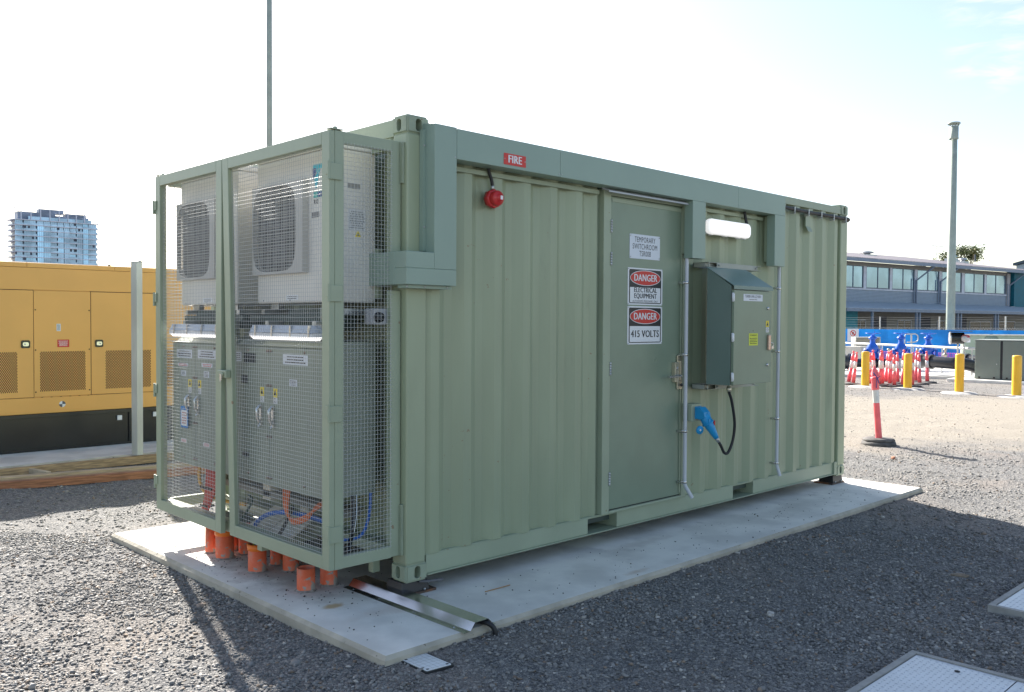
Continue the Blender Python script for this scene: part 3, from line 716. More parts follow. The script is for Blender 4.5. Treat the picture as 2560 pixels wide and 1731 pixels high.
m = mb(e); text('WARNING', .024, 0, .034, .0016, .9, 0, Xb(3.395, 1.521), m); tick_lines(m, .12, .06, 4, Xb(3.395, 1.508), .0015, seed=2); m.build('warning_print', BLACKI, st)
for z in (1.79, 1.296):
    m = mb(e); m.lathe([(0, -.012), (.012, -.011), (.013, 0)], (3.625, -.4255, z), 12, 'y'); m.build('latch', STEEL, d)
m = mb(e); m.box(3.618, 3.652, -.450, -.4255, 1.425, 1.560); h_ = m.build('swing_handle', mat('copper_tinted_steel', (.60, .44, .38), .25, metal=.8), d, bevel=.006)
m = mb(e); m.tube([(3.66, -.44, 1.49), (3.69, -.445, 1.485), (3.70, -.445, 1.46), (3.68, -.44, 1.45)], .005, 8); m.box(3.655, 3.69, -.452, -.437, 1.437, 1.46); m.build('padlock', STEEL, d)
RAILM = mat('dull_rail', (.36, .38, .34), .5, metal=.25)
for zc, xb in ((2.160, 3.975), (1.108, 3.955)):                     # unistrut rails behind the box
    m = mb(e); zt, zb = zc+.021, zc-.021
    for x0 in (3.118, 3.90 if zc > 2 else 3.90):
        pass
    m.prism([(-.155, zb), (-.155, zt), (.008, zt), (.008, zb), (-.000, zb), (-.000, zt-.004), (-.147, zt-.004), (-.147, zb+.004), (-.0, zb+.004), (-.0, zb)], 0, 3.118, 3.128)
    m.box(3.118, xb, -.158, -.115, zt-.004, zt); m.box(3.118, xb, -.158, -.115, zb, zb+.004); m.box(3.128, xb, -.118, -.115, zb+.004, zt-.004)
    m.box(3.118, xb, .0, .008, zb, zt)
    m.box(3.118, 3.15, -.115, .0, zb, zt); m.box(xb-.03, xb, -.115, .0, zb, zt)
    m.box(3.235, xb-.09, -.1585, -.1545, zb-.001, zt+.001)
    m.lathe([(0, -.172), (.010, -.170), (.010, -.158)], (3.262, 0, zc), 6, 'y'); m.lathe([(0, -.172), (.010, -.170), (.010, -.158)], (xb-.105, 0, zc), 6, 'y')
    m.build('mounting_rail', RAILM, e, bevel=.001, segs=1)
m = mb(e); m.lathe([(0, 1.075), (.017, 1.075), (.022, 1.088), (.022, 1.108), (.017, 1.112), (.017, 1.137)], (3.222, -.30, 0), 12); m.build('cable_gland', BRASS, e)

# socket and plug
e = empty('power_socket', (3.04, -.05, .82), 'green box with blue angled socket on the wall below the control box', 'socket')
m = mb(e); m.box(2.963, 3.108, -.102, .008, .818, .968); m.build('back_box', G, e, bevel=.006)
m = mb(e); m.box(3.005, 3.100, -.112, -.1025, .838, .945); m.prism([(-.112, .94), (-.112, .845), (-.15, .835), (-.205, .858), (-.195, .90), (-.15, .942)], 0, 3.006, 3.099); m.build('socket_body', BLUEP, e, bevel=.006)
def axis_lathe(m, a, b, prof, n=18):
    a, b = Vector(a), Vector(b); q = (b-a).normalized().to_track_quat('Z', 'Y'); old = m.X
    m.X = lambda p: (old(a+q@Vector(p)) if old else a+q@Vector(p)); m.lathe(prof, n=n); m.X = old
PA, PB = Vector((3.052, -.165, .868)), Vector((3.148, -.245, .655)); LN = (PB-PA).length
m = mb(e); axis_lathe(m, PA, PB, [(.043, -.01), (.046, .0), (.046, .065), (.052, .067), (.052, .078), (.044, .08)]); m.build('socket_collar', BLUEP, e)
m = mb(e); m.prism([(3.04, .845), (3.06, .85), (3.058, .79), (3.045, .79)], 1, -.225, -.19); m.build('lid_hinge', BLUEP, e)
m = mb(e); q = Vector((2.985, -.17, .752))
axis_lathe(m, q, q+Vector((-.25, -.9, -.1)), [(0, -.006), (.036, -.006), (.036, .006), (0, .008)]); m.build('open_cap', BLUEP, e)
m = mb(e); axis_lathe(m, q, q+Vector((-.25, -.9, -.1)), [(0, .0085), (.011, .0085), (.011, .0095), (0, .0095)], 4); m.build('cap_label', WHITE, e)
e = empty('cable_plug', PA, 'bright blue industrial plug pushed into the wall socket', 'plug')
m = mb(e); axis_lathe(m, PA, PB, [(.040, .078), (.041, .10), (.035, .14), (.027, .19), (.022, .222), (0, .222)]); m.build('plug_body', BLUEP, e)
m = mb(e); axis_lathe(m, PA, PB, [(0, .222), (.018, .222), (.020, .228), (.020, .245), (.014, .25), (.014, .262), (0, .262)], 8); m.build('gland', GALV, e)
m = mb(e); m.box(3.10, 3.112, -.24, -.225, .79, .83); m.build('red_latch', RED, e, bevel=.002)
def bez(P, n=24):
    P = [Vector(p) for p in P]; out = []
    P = [P[0]*2-P[1]]+P+[P[-1]*2-P[-2]]
    for i in range(1, len(P)-2):
        for k in range(n):
            t = k/n; a, b, c, d = P[i-1], P[i], P[i+1], P[i+2]
            out.append(.5*((2*b)+(-a+c)*t+(2*a-5*b+4*c-d)*t*t+(-a+3*b-3*c+d)*t**3))
    out.append(P[-2]); return out
ge = PA+(PB-PA).normalized()*.25
m = MB(); m.tube(bez([ge, ge+(PB-PA).normalized()*.05, (3.232, -.255, .545), (3.285, -.262, .545), (3.335, -.275, .65), (3.335, -.29, .80), (3.275, -.298, .98), (3.222, -.30, 1.074)], 12), .0125, 10)
tag(m.build('plug_cable', BLK), 'thick black cable looping from the blue plug up to the control box', 'cable')

# ================================================================= STEEL CHANNEL COVER on the slab and loose bits
e = empty('steel_cable_cover', (-.03, -.1, -.09), 'folded stainless steel cable cover lying across the slab past the container corner', 'cable cover')
m = mb(e); pr = [(-.155, -.0875), (-.110, -.0855), (-.076, -.044), (.026, -.044), (.071, -.086), (.085, -.086)]
pr2 = [(x, z-.0016) for x, z in pr]
m.prism(pr+pr2[::-1], 1, -.735, .47); m.build('folded_sheet', mat('brushed_stainless', (.62, .62, .63), .2, metal=1, var=.03, vs=3, bump=.0003, bs=6), e)
m = mb(e)
for y in (-.62, -.25, .1, .38): m.lathe([(0, .0045), (.004, .004), (.005, 0)], (-.133, y, -.0868), 8)
m.build('screws', STEEL, e)
m = MB(); P_ = bez([(-.01, -.3, -.068), (-.0, -.6, -.066), (.02, -.72, -.068), (.045, -.765, -.10), (.055, -.775, -.18)], 10)
m.tube(P_, [.014+.0015*(i % 2) for i in range(len(P_))], 10); tag(m.build('corrugated_hose', BLK), 'black ribbed hose coming out of the end of the steel cover', 'hose')
m = MB(); m.tube([(.452, -.245, -.0855), (.56, -.252, -.084), (.674, -.247, -.086)], .0035, 6); tag(m.build('twig', mat('straw', (.42, .25, .12), .8)), 'thin straw coloured stick lying on the slab', 'stick')
e = empty('access_cover', (-.498, -.824, -.13), 'small square white plastic pit lid in the gravel by the slab corner', 'pit lid', rz=math.radians(-3))
_cr = math.radians(-7)
Xp = lambda p: (-.498+p[0]*math.cos(_cr)-p[1]*math.sin(_cr)*0, -.824+p[1]+p[0]*math.sin(_cr), -.141+p[2])
m = mb(e); slab2d(m, rrect(.175, .235, .012), -.03, .006, Xp); m.build('rim', BLK, e)
m = mb(e); slab2d(m, rrect(.152, .210, .006), .006, .0095, Xp)
LIDW = mat('white_plastic_lid', (.72, .74, .75), .45)
m.build('lid', LIDW, e)
m = mb(e)
for i in range(6): slab2d(m, [(-.07, -.0012), (.07, -.0012), (.07, .0012), (-.07, .0012)], .0095, .0105, Xp, 0, -.09+i*.036)
for i in range(5): slab2d(m, [(-.0012, -.10), (.0012, -.10), (.0012, .10), (-.0012, .10)], .0095, .0105, Xp, -.06+i*.03, 0)
m.build('lid_ribs', mat('lid_rib_grey', (.55, .56, .56), .5), e)
m = mb(e)
for cx, cy in ((-.06, -.09), (.06, -.09), (-.06, .09)): slab2d(m, rrect(.016, .012, .005), .0095, .0108, Xp, cx, cy)
m.build('finger_holes', BLK, e)

def pit(name, x0, x1, y0, y1, zt, splits, label, holes):
    e = empty(name, ((x0+x1)/2, (y0+y1)/2, zt), label, 'cover', 'checker plate pit covers in the gravel'); m = mb(e); r_ = .034
    for a, b, c, d in ((x0, x1, y1-r_, y1), (x0, x1, y0, y0+r_), (x0, x0+r_, y0+r_, y1-r_), (x1-r_, x1, y0+r_, y1-r_)): m.box(a, b, c, d, -.3, zt)
    m.build('concrete_rim', mat('pit_rim', (.36, .35, .33), .85, var=.1, vs=14, bump=.002, bs=60), e)
    ys = [y0+r_+.004]+splits+[y1-r_-.004]; CK = mat('checker_plate', (.50, .53, .56), .38, metal=.55, var=.06, vs=5)
    for a, b in zip(ys, ys[1:]):
        a += .003; b -= .003
        m = mb(e); m.box(x0+r_+.004, x1-r_-.004, a, b, zt-.012, zt-.006); pp = m.build('plate', CK, e)
        m = mb(e); i = 0; st = .030; y = a+.02; row = 0
        while y < b-.015:
            x = x0+r_+.02+(row % 2)*0
            k = 0
            while x < x1-r_-.02:
                ang = math.radians(45 if (k+row) % 2 else -45)+math.pi/4
                c_, s_ = math.cos(ang), math.sin(ang); L_, W_ = .0115, .0028
                P = [(-L_, 0), (0, -W_), (L_, 0), (0, W_)]
                V = [(x+px*c_-py*s_, y+px*s_+py*c_, zt-.006) for px, py in P]+[(x, y, zt-.0035)]
                m.add(V, [(0,1,4),(1,2,4),(2,3,4),(3,0,4)]); x += st; k += 1
            y += st; row += 1
        m.build('raised_pattern', CK, pp)
    m = mb(e)
    for hx, hy in holes: m.lathe([(0, .0), (.014, .0), (.014, -.001)], (hx, hy, zt-.0032), 14)
    m.build('lift_holes', DARK, e)
pit('pit_cover', .30, 1.594, -4.1, -2.501, -.150, [-3.04], 'checker plate pit cover at the bottom right corner with a lift hole', [(1.466, -2.783), (1.2, -3.3)])
pit('pit_cover', 2.697, 3.95, -3.8, -2.538, -.128, [-3.15], 'raised checker plate pit cover at the right edge of the gravel', [(2.95, -2.9)])
def rock(x, y, s, rgb, label, sx=1, sy=.8, sz=.7, seed=0):
    bm = bmesh.new(); bmesh.ops.create_icosphere(bm, subdivisions=2, radius=s); rd = random.Random(seed)
    for v in bm.verts:
        f = rd.uniform(.82, 1.12); v.co = Vector((v.co.x*sx*f, v.co.y*sy*f, v.co.z*sz*f))
        v.co.z = max(min(v.co.z, s*sz*.7), -s*sz*.6)
    me = bpy.data.meshes.new('rock'); bm.to_mesh(me); bm.free(); me.materials.append(mat('rock', rgb, .85, var=.2, vs=30, bump=.003, bs=60))
    o = bpy.data.objects.new('rock', me); col.objects.link(o); o.location = (x, y, GZ+s*sz*.45); o.rotation_euler = (0, 0, rd.uniform(0, 6)); tag(o, label, 'rock')
rock(1.60, -1.63, .032, (.52, .49, .46), 'pale grey angular rock alone in the dark gravel', seed=1)
p_ = gpt(2400, 1444); rock(p_.x, p_.y, .055, (.22, .17, .12), 'brown flat rock in shaded gravel near the raised pit cover', 1.3, .7, .4, 2)
p_ = gpt(2233, 1147); rock(p_.x, p_.y, .04, (.42, .20, .13), 'reddish brown stone on the gravel in front of the leaning post', seed=3)
p_ = gpt(503, 1520); rock(p_.x, p_.y, .035, (.32, .25, .20), 'brown pebble on the gravel in the cage shadow', seed=4)

# ================================================================= MESH CAGE
K = empty('mesh_cage', (-.26, 1.27, .17), 'tall green steel mesh cage bolted to the left end of the container', 'cage')
KY0, KY1, KZ0, KZ1 = .042, 2.503, .174, 2.776
def wires(m, P, u0, u1, z0, z1, step=.0254, r=.0012, stick=.0, zstep=None, jitter=.0015, seed=0):
    rd = random.Random(seed); n = max(1, round((u1-u0)/step)); k = max(1, round((z1-z0)/(zstep or step)))
    for i in range(n+1):
        u = u0+(u1-u0)*i/n; m.tube([P(u, 0, z0-stick+(z1-z0+2*stick)*t/4+0) for t in range(5)], r, 4, cap=False)
    for j in range(k+1):
        z = z0+(z1-z0)*j/k; d = rd.uniform(-jitter, jitter)
        m.tube([P(u0-stick+(u1-u0+2*stick)*t/4, .003, z+d*math.sin(t*2.1+j)) for t in range(5)], r, 4, cap=False)
def post(x0, x1, y0, y1, z0=KZ0, z1=KZ1, name='post'):
    m = mb(K); m.box(x0, x1, y0, y1, z0, z1); return m.build(name, G, K, bevel=.004)
post(-.498, -.436, KY0, KY0+.065); post(-.498, -.464, KY1-.04, KY1)
post(-.081, -.001, KY0+.018, KY0+.06, 2.037, KZ1+.004); post(-.081, -.001, KY0+.018, KY0+.06, KZ0, 1.850); post(-.081, -.001, KY1-.06, KY1)
for a, b in ((2.52, 2.775), (.18, .50)):
    m = mb(K); m.box(-.0005, .022, .0, .0, 0, 0) if False else m.box(-.012, .0035, .03, .0595, a, b); m.build('weld_plate', GC, K, bevel=.002)
m = mb(K); m.box(-.437, -.0815, KY0+.004, KY0+.05, KZ0, .246); m.box(-.497, -.437, KY0+.066, KY1-.066, KZ0, .25); m.box(-.437, -.0815, KY1-.05, KY1-.004, KZ0, .25); m.box(-.08, -.02, KY0+.061, KY1-.061, KZ0, .24)
m.build('base_frame', G, K, bevel=.003)
m = mb(K); m.box(-.437, -.0815, KY0+.004, KY0+.05, 2.708, KZ1); m.box(-.497, -.437, KY0+.066, KY1-.066, 2.71, KZ1-.002); m.box(-.437, -.0815, KY1-.05, KY1-.004, 2.708, KZ1); m.box(-.08, -.02, KY0+.061, KY1-.061, 2.72, KZ1)
m.build('top_frame', G, K, bevel=.003)
m = mb(K); wires(m, lambda u, d, z: (u, KY0+.008+d*0-.004, z), -.432, -.088, .250, 2.706, stick=.012, seed=1); m.build('side_mesh', WIRE, K)
m = mb(K); wires(m, lambda u, d, z: (u, KY1-.012, z), -.46, -.088, .250, 2.706, stick=.008, seed=2); m.build('side_mesh', WIRE, K)
m = mb(K); wires(m, lambda u, d, z: (u, z, KZ1-.02), -.46, -.05, KY0+.05, KY1-.05, step=.05, seed=3); m.build('roof_mesh', WIRE, K)
for y in (KY0+.005, KY1-.04):
    m = mb(K); m.box(-.53, -.44, y-.01, y+.045, KZ1+.003, KZ1+.010); m.lathe([(0, KZ1+.024), (.012, KZ1+.024), (.014, KZ1+.010)], (-.485, y+.015, 0), 10); m.build('top_cap', G, K, bevel=.002)
for a in ((-.45, -.02, 1.0, 1.06, .10, .172), (-.06, -.005, .27, .32, .03, .172), (-.06, -.005, 2.1, 2.15, .03, .172)):
    m = mb(K); m.box(*a); m.build('support_bracket', G, K, bevel=.002)
# doors
def door(y0, y1t, y1b, hinge_y, flip, xo=0.0):
    # builds in door-space; right door is racked: its inner stile leans
    def W(p):
        x, y, z = p; t = (z-KZ0)/(KZ1-KZ0); y1 = y1b+(y1t-y1b)*t; s = (y-y0)/(y1t-y0)
        return Vector((x-xo*(1-t)*s, y0+(y1-y0)*s, z))
    base = inv(K)
    e = None
    m = MB(); m.X = lambda p: base(W(p)); a, b = sorted((y0, y1t)); zt, zb = KZ1-.004, KZ0+.001
    XA, XB = -.536, -.4995
    sw = .084
    for (c, d, g, h) in ((a, a+sw, zb, zt), (b-sw, b, zb, zt), (a+sw, b-sw, zt-.077, zt), (a+sw, b-sw, zb, zb+.080)):
        m.box(XA, XB, c, d, g, h)
    fr = m.build('cage_door', G, K, bevel=.003)
    m = MB(); m.X = lambda p: base(W(p))
    wires(m, lambda u, d, z: (XB-.010, u, z), a+sw+.002, b-sw-.002, zb+.083, zt-.080, stick=.006, seed=int(y0*10)); m.build('door_mesh', WIRE, fr)
    for z in (2.533, 1.818, 1.106, .388):
        m = mb(K); s = 1 if not flip else -1; hy = hinge_y
        m.box(-.541, -.455, hy-.013, hy-.002, z-.048, z+.048) if not flip else m.box(-.541, -.455, hy+.002, hy+.013, z-.048, z+.048)
        m.box(-.546, -.537, min(hy, hy+s*.03), max(hy, hy+s*.03), z-.02, z+.05)
        m.tube([(-.545, hy-s*.008, z-.05), (-.545, hy-s*.008, z+.055)], .009, 8)
        m.build('hinge', G, fr, bevel=.002)
    return fr
door(KY0, 1.388, 1.285, KY0, False)
LD = door(KY1, 1.392, 1.368, KY1, True, xo=.025)
m = mb(K); m.box(-.575, -.537, 1.262, 1.392, 1.262, 1.315); m.box(-.590, -.575, 1.285, 1.325, 1.278, 1.30); m.build('latch_box', G, LD, bevel=.006)
m = mb(K); m.box(-.592, -.586, 1.292, 1.318, 1.246, 1.290); m.tube([(-.589, 1.312, 1.285), (-.589, 1.312, 1.235)], .004, 6); m.build('latch_bolt', STEEL, LD)

# ================================================================= AIR CONDITIONERS
def air_con(y0, y1, label, badge):
    e = empty('air_conditioner', (-.21, (y0+y1)/2, 1.77), label, 'air conditioner', 'outdoor air conditioning units inside the cage')
    XF = -.370
    m = mb(e); m.box(XF, -.045, y0, y1, 1.772, 2.725); m.build('casing', ACW, e, bevel=.012, segs=3)
    m = mb(e); m.box(XF-.004, -.040, y0-.004, y1+.004, 2.726, 2.766); m.build('top_cover', ACW, e, bevel=.008, segs=3)
    Xc = lambda y, z: face_cage(XF, y, z)
    # fan shroud: raised frame with round-cornered opening, grid guard
    fy0, fy1, fz0, fz1 = y1-.655, y1-.0, 1.962, 2.562
    cy, cz = (fy0+.07+fy1)/2, (fz0+fz1)/2
    m = mb(e); OW, OH = fy1-fy0-.105, fz1-fz0-.04
    outer = [(fy0, fz0), (fy1, fz0), (fy1, fz1), (fy0, fz1)]
    n = 32
    sq = []; ro = []
    for i in range(n):
        a = 2*math.pi*i/n+math.pi/4; c, s = math.cos(a), math.sin(a); k = 1/max(abs(c), abs(s))
        sq.append((c*k, s*k)); q = (abs(c)**5+abs(s)**5)**(-1/5.); ro.append((c*q, s*q))
    hw, hh = (fy1-fy0)/2, (fz1-fz0)/2; my = (fy0+fy1)/2
    V = [(XF-.001, my+a*hw, cz+b*hh) for a, b in sq]+[(XF-.042, my+a*(hw-.006), cz+b*(hh-.006)) for a, b in sq]+[(XF-.042, cy+a*OW/2, cz+b*OH/2) for a, b in ro]+[(XF-.012, cy+a*OW/2, cz+b*OH/2) for a, b in ro]
    F = []
    for r_ in range(3):
        for i in range(n): F.append((r_*n+i, r_*n+(i+1) % n, (r_+1)*n+(i+1) % n, (r_+1)*n+i))
    m.add(V, F); sh = m.build('fan_shroud', ACB, e)
    m = mb(e); m.add([(XF-.0015, cy+a*OW/2, cz+b*OH/2) for a, b in ro], [tuple(range(n))]); m.build('fan_opening', DARK, sh)
    m = mb(e)
    for k in range(3):
        a = k*2.094+.4
        V = []
        for r_, w_ in ((.05, .05), (.13, .09), (.225, .08)):
            for s in (-1, 1): V.append((XF-.006-.006*s, cy+r_*math.cos(a)-s*w_*math.sin(a), cz+r_*math.sin(a)+s*w_*math.cos(a)))
        m.add(V, [(0, 2, 3, 1), (2, 4, 5, 3)])
    m.lathe([(.055, -.010), (.05, -.016), (0, -.018)], (XF, cy, cz), 20, 'x'); m.build('fan_blades', mat('fan_dark_blue', (.05, .055, .075), .4), sh)
    m = mb(e)
    for i in range(1, 27):
        y = cy-OW/2+OW*i/27; t = abs(y-cy)/(OW/2); h = OH/2*max(0, (1-t**5))**.2
        m.bar((XF-.036, y, cz-h), (XF-.036, y, cz+h), .0035)
    for i in range(1, 29):
        z = cz-OH/2+OH*i/29; t = abs(z-cz)/(OH/2); h = OW/2*max(0, (1-t**5))**.2
        m.bar((XF-.040, cy-h, z), (XF-.040, cy+h, z), .0035)
    m.build('grille', ACB, sh)
    m = mb(e); slab2d(m, rrect(.090, .036, .004), 0, .0012, Xc(y0+.195, 2.326)); m.build('handle_recess', mat('recess_grey', (.27, .26, .25), .6), e)
    m = mb(e); slab2d(m, rrect(.150, .034, .003), 0, .0015, Xc(y0+.475, 1.808)); lb = m.build('id_label', WHITE, e)
    m = mb(e); tick_lines(m, .13, .024, 2, Xc(y0+.475, 1.808), .002, seed=5); m.build('fine_print', BLACKI, lb)
    m = mb(e)
    for dy in (.07, .5, .85): m.lathe([(0, -.005), (.006, -.004), (.006, .001)], (XF, y0+dy, 1.792), 8, 'x')
    m.build('screws', STEEL, e)
    if badge:
        B = Xc(y0+.17, 2.575)
        m = mb(e); slab2d(m, [(-.05, .065), (.05, .065), (.05, .035), (.012, .035), (-.05, -.01)][::-1], 0, .002, B); slab2d(m, [(-.035, -.02), (.012, .03), (.03, .03), (-.01, -.085), (-.02, -.085)], 0, .002, B); bd = m.build('cyan_badge', TEALL, e)
        m = mb(e); slab2d(m, [(-.052, .042), (-.05, -.03), (-.015, .01), (-.015, .042)], .0021, .003, B); m.build('navy_badge', NAVY, bd)
        B2 = Xc(y0+.165, 2.450)
        m = mb(e); slab2d(m, rrect(.10, .036, .003), 0, .002, B2); b2 = m.build('teal_badge', mat('teal_badge', (.05, .42, .38), .4), e)
        m = mb(e); slab2d(m, [(.0, -.016), (.048, -.016), (.048, .016), (.0, .016)], .002, .003, B2); m.build('badge_square', NAVY, b2)
        m = mb(e); text('R32', .040, 0, 0, .001, .75, .0006, Xc(y0+.185, 2.404), m); m.build('refrigerant_mark', BLACKI, e)
    # right hand side: slot, plate, triangle, pipe cover
    S = lambda x, z: face_front(x, y0, z)
    m = mb(e); slab2d(m, rrect(.095, .032, .004), 0, .0012, S(-.215, 2.502)); m.build('side_recess', mat('recess_grey2', (.32, .31, .29), .6), e)
    m = mb(e); slab2d(m, rrect(.130, .135, .003), 0, .001, S(-.190, 2.290)); sp = m.build('rating_plate', mat('silver_label', (.66, .66, .66), .4), e)
    m = mb(e); tick_lines(m, .115, .115, 8, S(-.190, 2.292), .0016, seed=4); m.build('fine_print', mat('grey_print', (.3, .3, .3), .5), sp)
    m = mb(e); slab2d(m, [(-.022, -.018), (.022, -.018), (0, .022)], 0, .0015, S(-.183, 2.205)); m.build('hazard_triangle', YEL, e)
    m = mb(e); slab2d(m, [(-.012, -.013), (.012, -.013), (0, .012)], .0015, .002, S(-.183, 2.205)); m.build('triangle_mark', mat('tri_dark', (.25, .2, .02), .5), e)
    m = mb(e); m.box(-.055, .0, y0-.02, y0+.12, 1.80, 2.12); m.build('pipe_cover', G, e, bevel=.008)
    for a in ((XF+.05, XF+.09, y0+.1, y0+.2, 1.735, 1.772), (XF+.05, XF+.09, y1-.2, y1-.1, 1.735, 1.772), (XF+.02, -.02, y0+.02, y0+.06, 1.700, 1.7345), (XF+.02, -.02, y1-.06, y1-.02, 1.700, 1.7345)):
        m = mb(e); m.box(*a); m.build('mounting_foot', GALV, e)
    return e
air_con(.265, 1.197, 'cream air conditioner with cyan badge, right hand one in the cage', True)
air_con(1.480, 2.407, 'cream air conditioner without badge, left hand one in the cage', False)
for a, b in ((.22, 1.35), (1.45, 2.40)):
    m = mb(K); m.box(-.35, -.305, a, b, 1.655, 1.695); m.build('support_rail', GK, K, bevel=.003)

# ================================================================= SWITCHBOARDS
def switchboard(y0, y1, split, label, vents, labels, stick, hs, tagd):
    e = empty('switchboard', (-.23, (y0+y1)/2, .55), label, 'switchboard', 'grey green switchboards inside the cage')
    XF = -.405; z0, z1 = .548, 1.484
    m = mb(e); m.prism([(XF, z0), (XF, z1), (XF+.05, z1+.042), (-.055, z1+.042), (-.055, z0)], 1, y0, y1); m.build('enclosure', SB, e, bevel=.003)
    m = mb(e); m.box(XF-.028, XF+.01, y0-.006, y1+.006, z1+.001, z1+.006); m.build('drip_lip', SB, e)
    for a, b in ((y0, split), (split, y1)):
        m = mb(e); m.box(XF-.020, XF-.001, a+.002, b-.002, z0+.003, z1-.003); dd = m.build('door', SB, e, bevel=.003)
    m = mb(e)
    for z in (1.452, 1.222, .878, .605):
        for s in (-1, 1): m.lathe([(0, -.012), (.007, -.012), (.009, -.004), (.012, 0)], (XF-.020, split+s*.020, z), 8, 'x'); m.box(XF-.026, XF-.020, split+s*.020-.014, split+s*.020+.014, z-.004, z+.004)
    for y in (y0+.25, y1-.2):
        for z in (1.452, .605): m.lathe([(0, -.010), (.008, -.009), (.010, 0)], (XF-.020, y, z), 8, 'x')
    m.build('door_fixings', mat('fixing_bronze', (.28, .22, .18), .35, metal=.7), e)
    XX = lambda y, z: face_cage(XF-.0205, y, z)
    for yc, zc, w_, h_ in vents:
        m = mb(e); slab2d(m, [(-w_/2, -h_/2), (w_/2, -h_/2), (w_/2, h_/2), (-w_/2, h_/2)], 0, .002, XX(yc, zc)); m.build('vent_window', DARK, e)
    for i, (yc, zc, w_, h_, kind) in enumerate(labels):
        m = mb(e); slab2d(m, rrect(w_, h_, .003), 0, .0012, XX(yc, zc)); lb = m.build('label', PLATE if kind < 2 else WHITE, e)
        m = mb(e); tick_lines(m, w_*.86, h_*.8, 3 if w_ > .2 else (2 if kind == 1 else 4), XX(yc, zc), .0018, seed=i+3)
        m.build('label_print', REDI if kind in (1, 3) else BLACKI, lb)
    for yc in stick:
        m = mb(e); slab2d(m, rrect(.052, .060, .002), 0, .0012, XX(yc, 1.178)); m.build('hazard_sticker', YEL, e)
        m = mb(e); slab2d(m, [(-.018, -.02), (.018, -.02), (0, .02)], .0012, .0018, XX(yc, 1.182)); m.build('hazard_symbol', BLACKI, e)
        m = mb(e); slab2d(m, rrect(.050, .042, .002), 0, .0012, XX(yc, 1.126)); m.build('white_sticker', WHITE, e)
        m = mb(e); tick_lines(m, .042, .036, 4, XX(yc, 1.126), .0018, seed=1); m.build('sticker_print', BLACKI, e)
    for yc in hs:
        m = mb(e); m.box(XF-.034, XF-.020, yc-.016, yc+.016, .945, 1.09); m.tube([(XF-.034, yc, 1.085), (XF-.056, yc, 1.06), (XF-.052, yc, 1.0), (XF-.036, yc, .965)], [.009, .012, .011, .008], 8)
        m.tube([(XF-.04, yc-.012, .965), (XF-.05, yc-.014, .945), (XF-.045, yc+.0, .93), (XF-.04, yc+.012, .95)], .004, 6); m.build('swing_handle', STEEL, e, bevel=.002)
    if tagd:
        m = mb(e); slab2d(m, rrect(.125, .165, .012), .020, .024, XX(2.19, .915)); m.build('blue_tag', mat('tag_blue', (.02, .22, .60), .5), e)
        m = mb(e); slab2d(m, rrect(.10, .12, .004), .0242, .0255, XX(2.19, .908)); m.build('tag_paper', WHITE, e)
        m = mb(e); tick_lines(m, .085, .10, 5, XX(2.19, .908), .0262, seed=9); m.build('tag_print', mat('tag_red', (.5, .15, .15), .5), e)
    return e
switchboard(.245, 1.425, .936, 'grey green two door switchboard, right hand one in the cage, with dark vent windows',
    [(1.205, 1.40, .16, .064), (1.275, 1.25, .09, .055), (1.27, .728, .09, .034)],
    [(1.372, 1.404, .098, .066, 0), (.61, 1.405, .305, .066, 0), (.635, 1.255, .095, .045, 0)], (1.035, .860), (1.040, .880), False)
switchboard(1.480, 2.444, 2.048, 'left hand grey green switchboard in the cage, with a blue tag on its handle',
    [], [(2.235, 1.40, .27, .066, 0), (1.855, 1.404, .30, .066, 0), (2.26, 1.313, .18, .026, 1), (1.85, 1.322, .18, .030, 1), (2.25, 1.248, .09, .044, 0), (1.86, 1.254, .09, .048, 0), (2.25, .728, .10, .030, 3), (1.865, .730, .10, .030, 3)], (2.140, 1.976), (2.143, 1.985), True)

def batten(y0, y1, label):
    e = empty('batten_light', (-.46, (y0+y1)/2, 1.58), label, 'light', 'lit batten lights above the switchboards')
    def prof(z0, z1, r0, r1):
        pass
    m = mb(e); P = rrect(y1-y0, .10, .045, 6); cy = (y0+y1)/2
    def hull(za, zb, ins_a, ins_b):
        n = len(P); V = []
        for z, s in ((za, ins_a), (zb, ins_b)):
            for px, py in P:
                fx = (abs(px)-s)/abs(px) if abs(px) > 1e-6 else 1; fy = (abs(py)-s)/abs(py) if abs(py) > 1e-6 else 1
                V.append((-.452+py*fy, cy+px*fx, z))
        return V, [tuple(range(n))[::-1], tuple(range(n, 2*n))]+[(i, (i+1) % n, n+(i+1) % n, n+i) for i in range(n)]
    m.add(*hull(1.580, 1.628, 0, .016)); m.build('canopy', LAMPB, e, bevel=.004)
    m = mb(e); m.add(*hull(1.578, 1.555, .0, .0)); m.build('rim', mat('lit_rim', (.8, .8, .82), .4), e)
    m = mb(e); m.add(*hull(1.5545, 1.532, .001, .02)); m.build('diffuser', LAMP2, e, bevel=.006, segs=3)
    m = mb(e)
    for t in (.06, .32, .6, .86):
        y = y0+(y1-y0)*t; m.box(-.5065, -.50, y-.008, y+.008, 1.555, 1.61); m.box(-.505, -.49, y-.006, y+.006, 1.605, 1.625)
    m.build('clips', STEEL, e)
    for ya_ in (y0+.1, y1-.14):
        m = mb(e); m.box(-.42, -.30, ya_, ya_+.04, 1.60, 1.655); m.build('bracket', GALV, e)
batten(.275, 1.100, 'lit batten light with blue grey canopy above the right hand switchboard')
batten(1.500, 2.368, 'lit batten light with blue grey canopy above the left hand switchboard')
e = empty('junction_box', (-.35, .33, 1.64), 'small green junction box with two round glands right of the batten light', 'box'); m = mb(e); m.box(-.385, -.29, .25, .385, 1.637, 1.74); m.build('box_body', SB, e, bevel=.004)
m = mb(e)
for y in (.345, .29): m.lathe([(0, -.008), (.014, -.007), (.015, 0)], (-.385, y, 1.676), 14, 'x')
m.build('glands', BRASS, e)
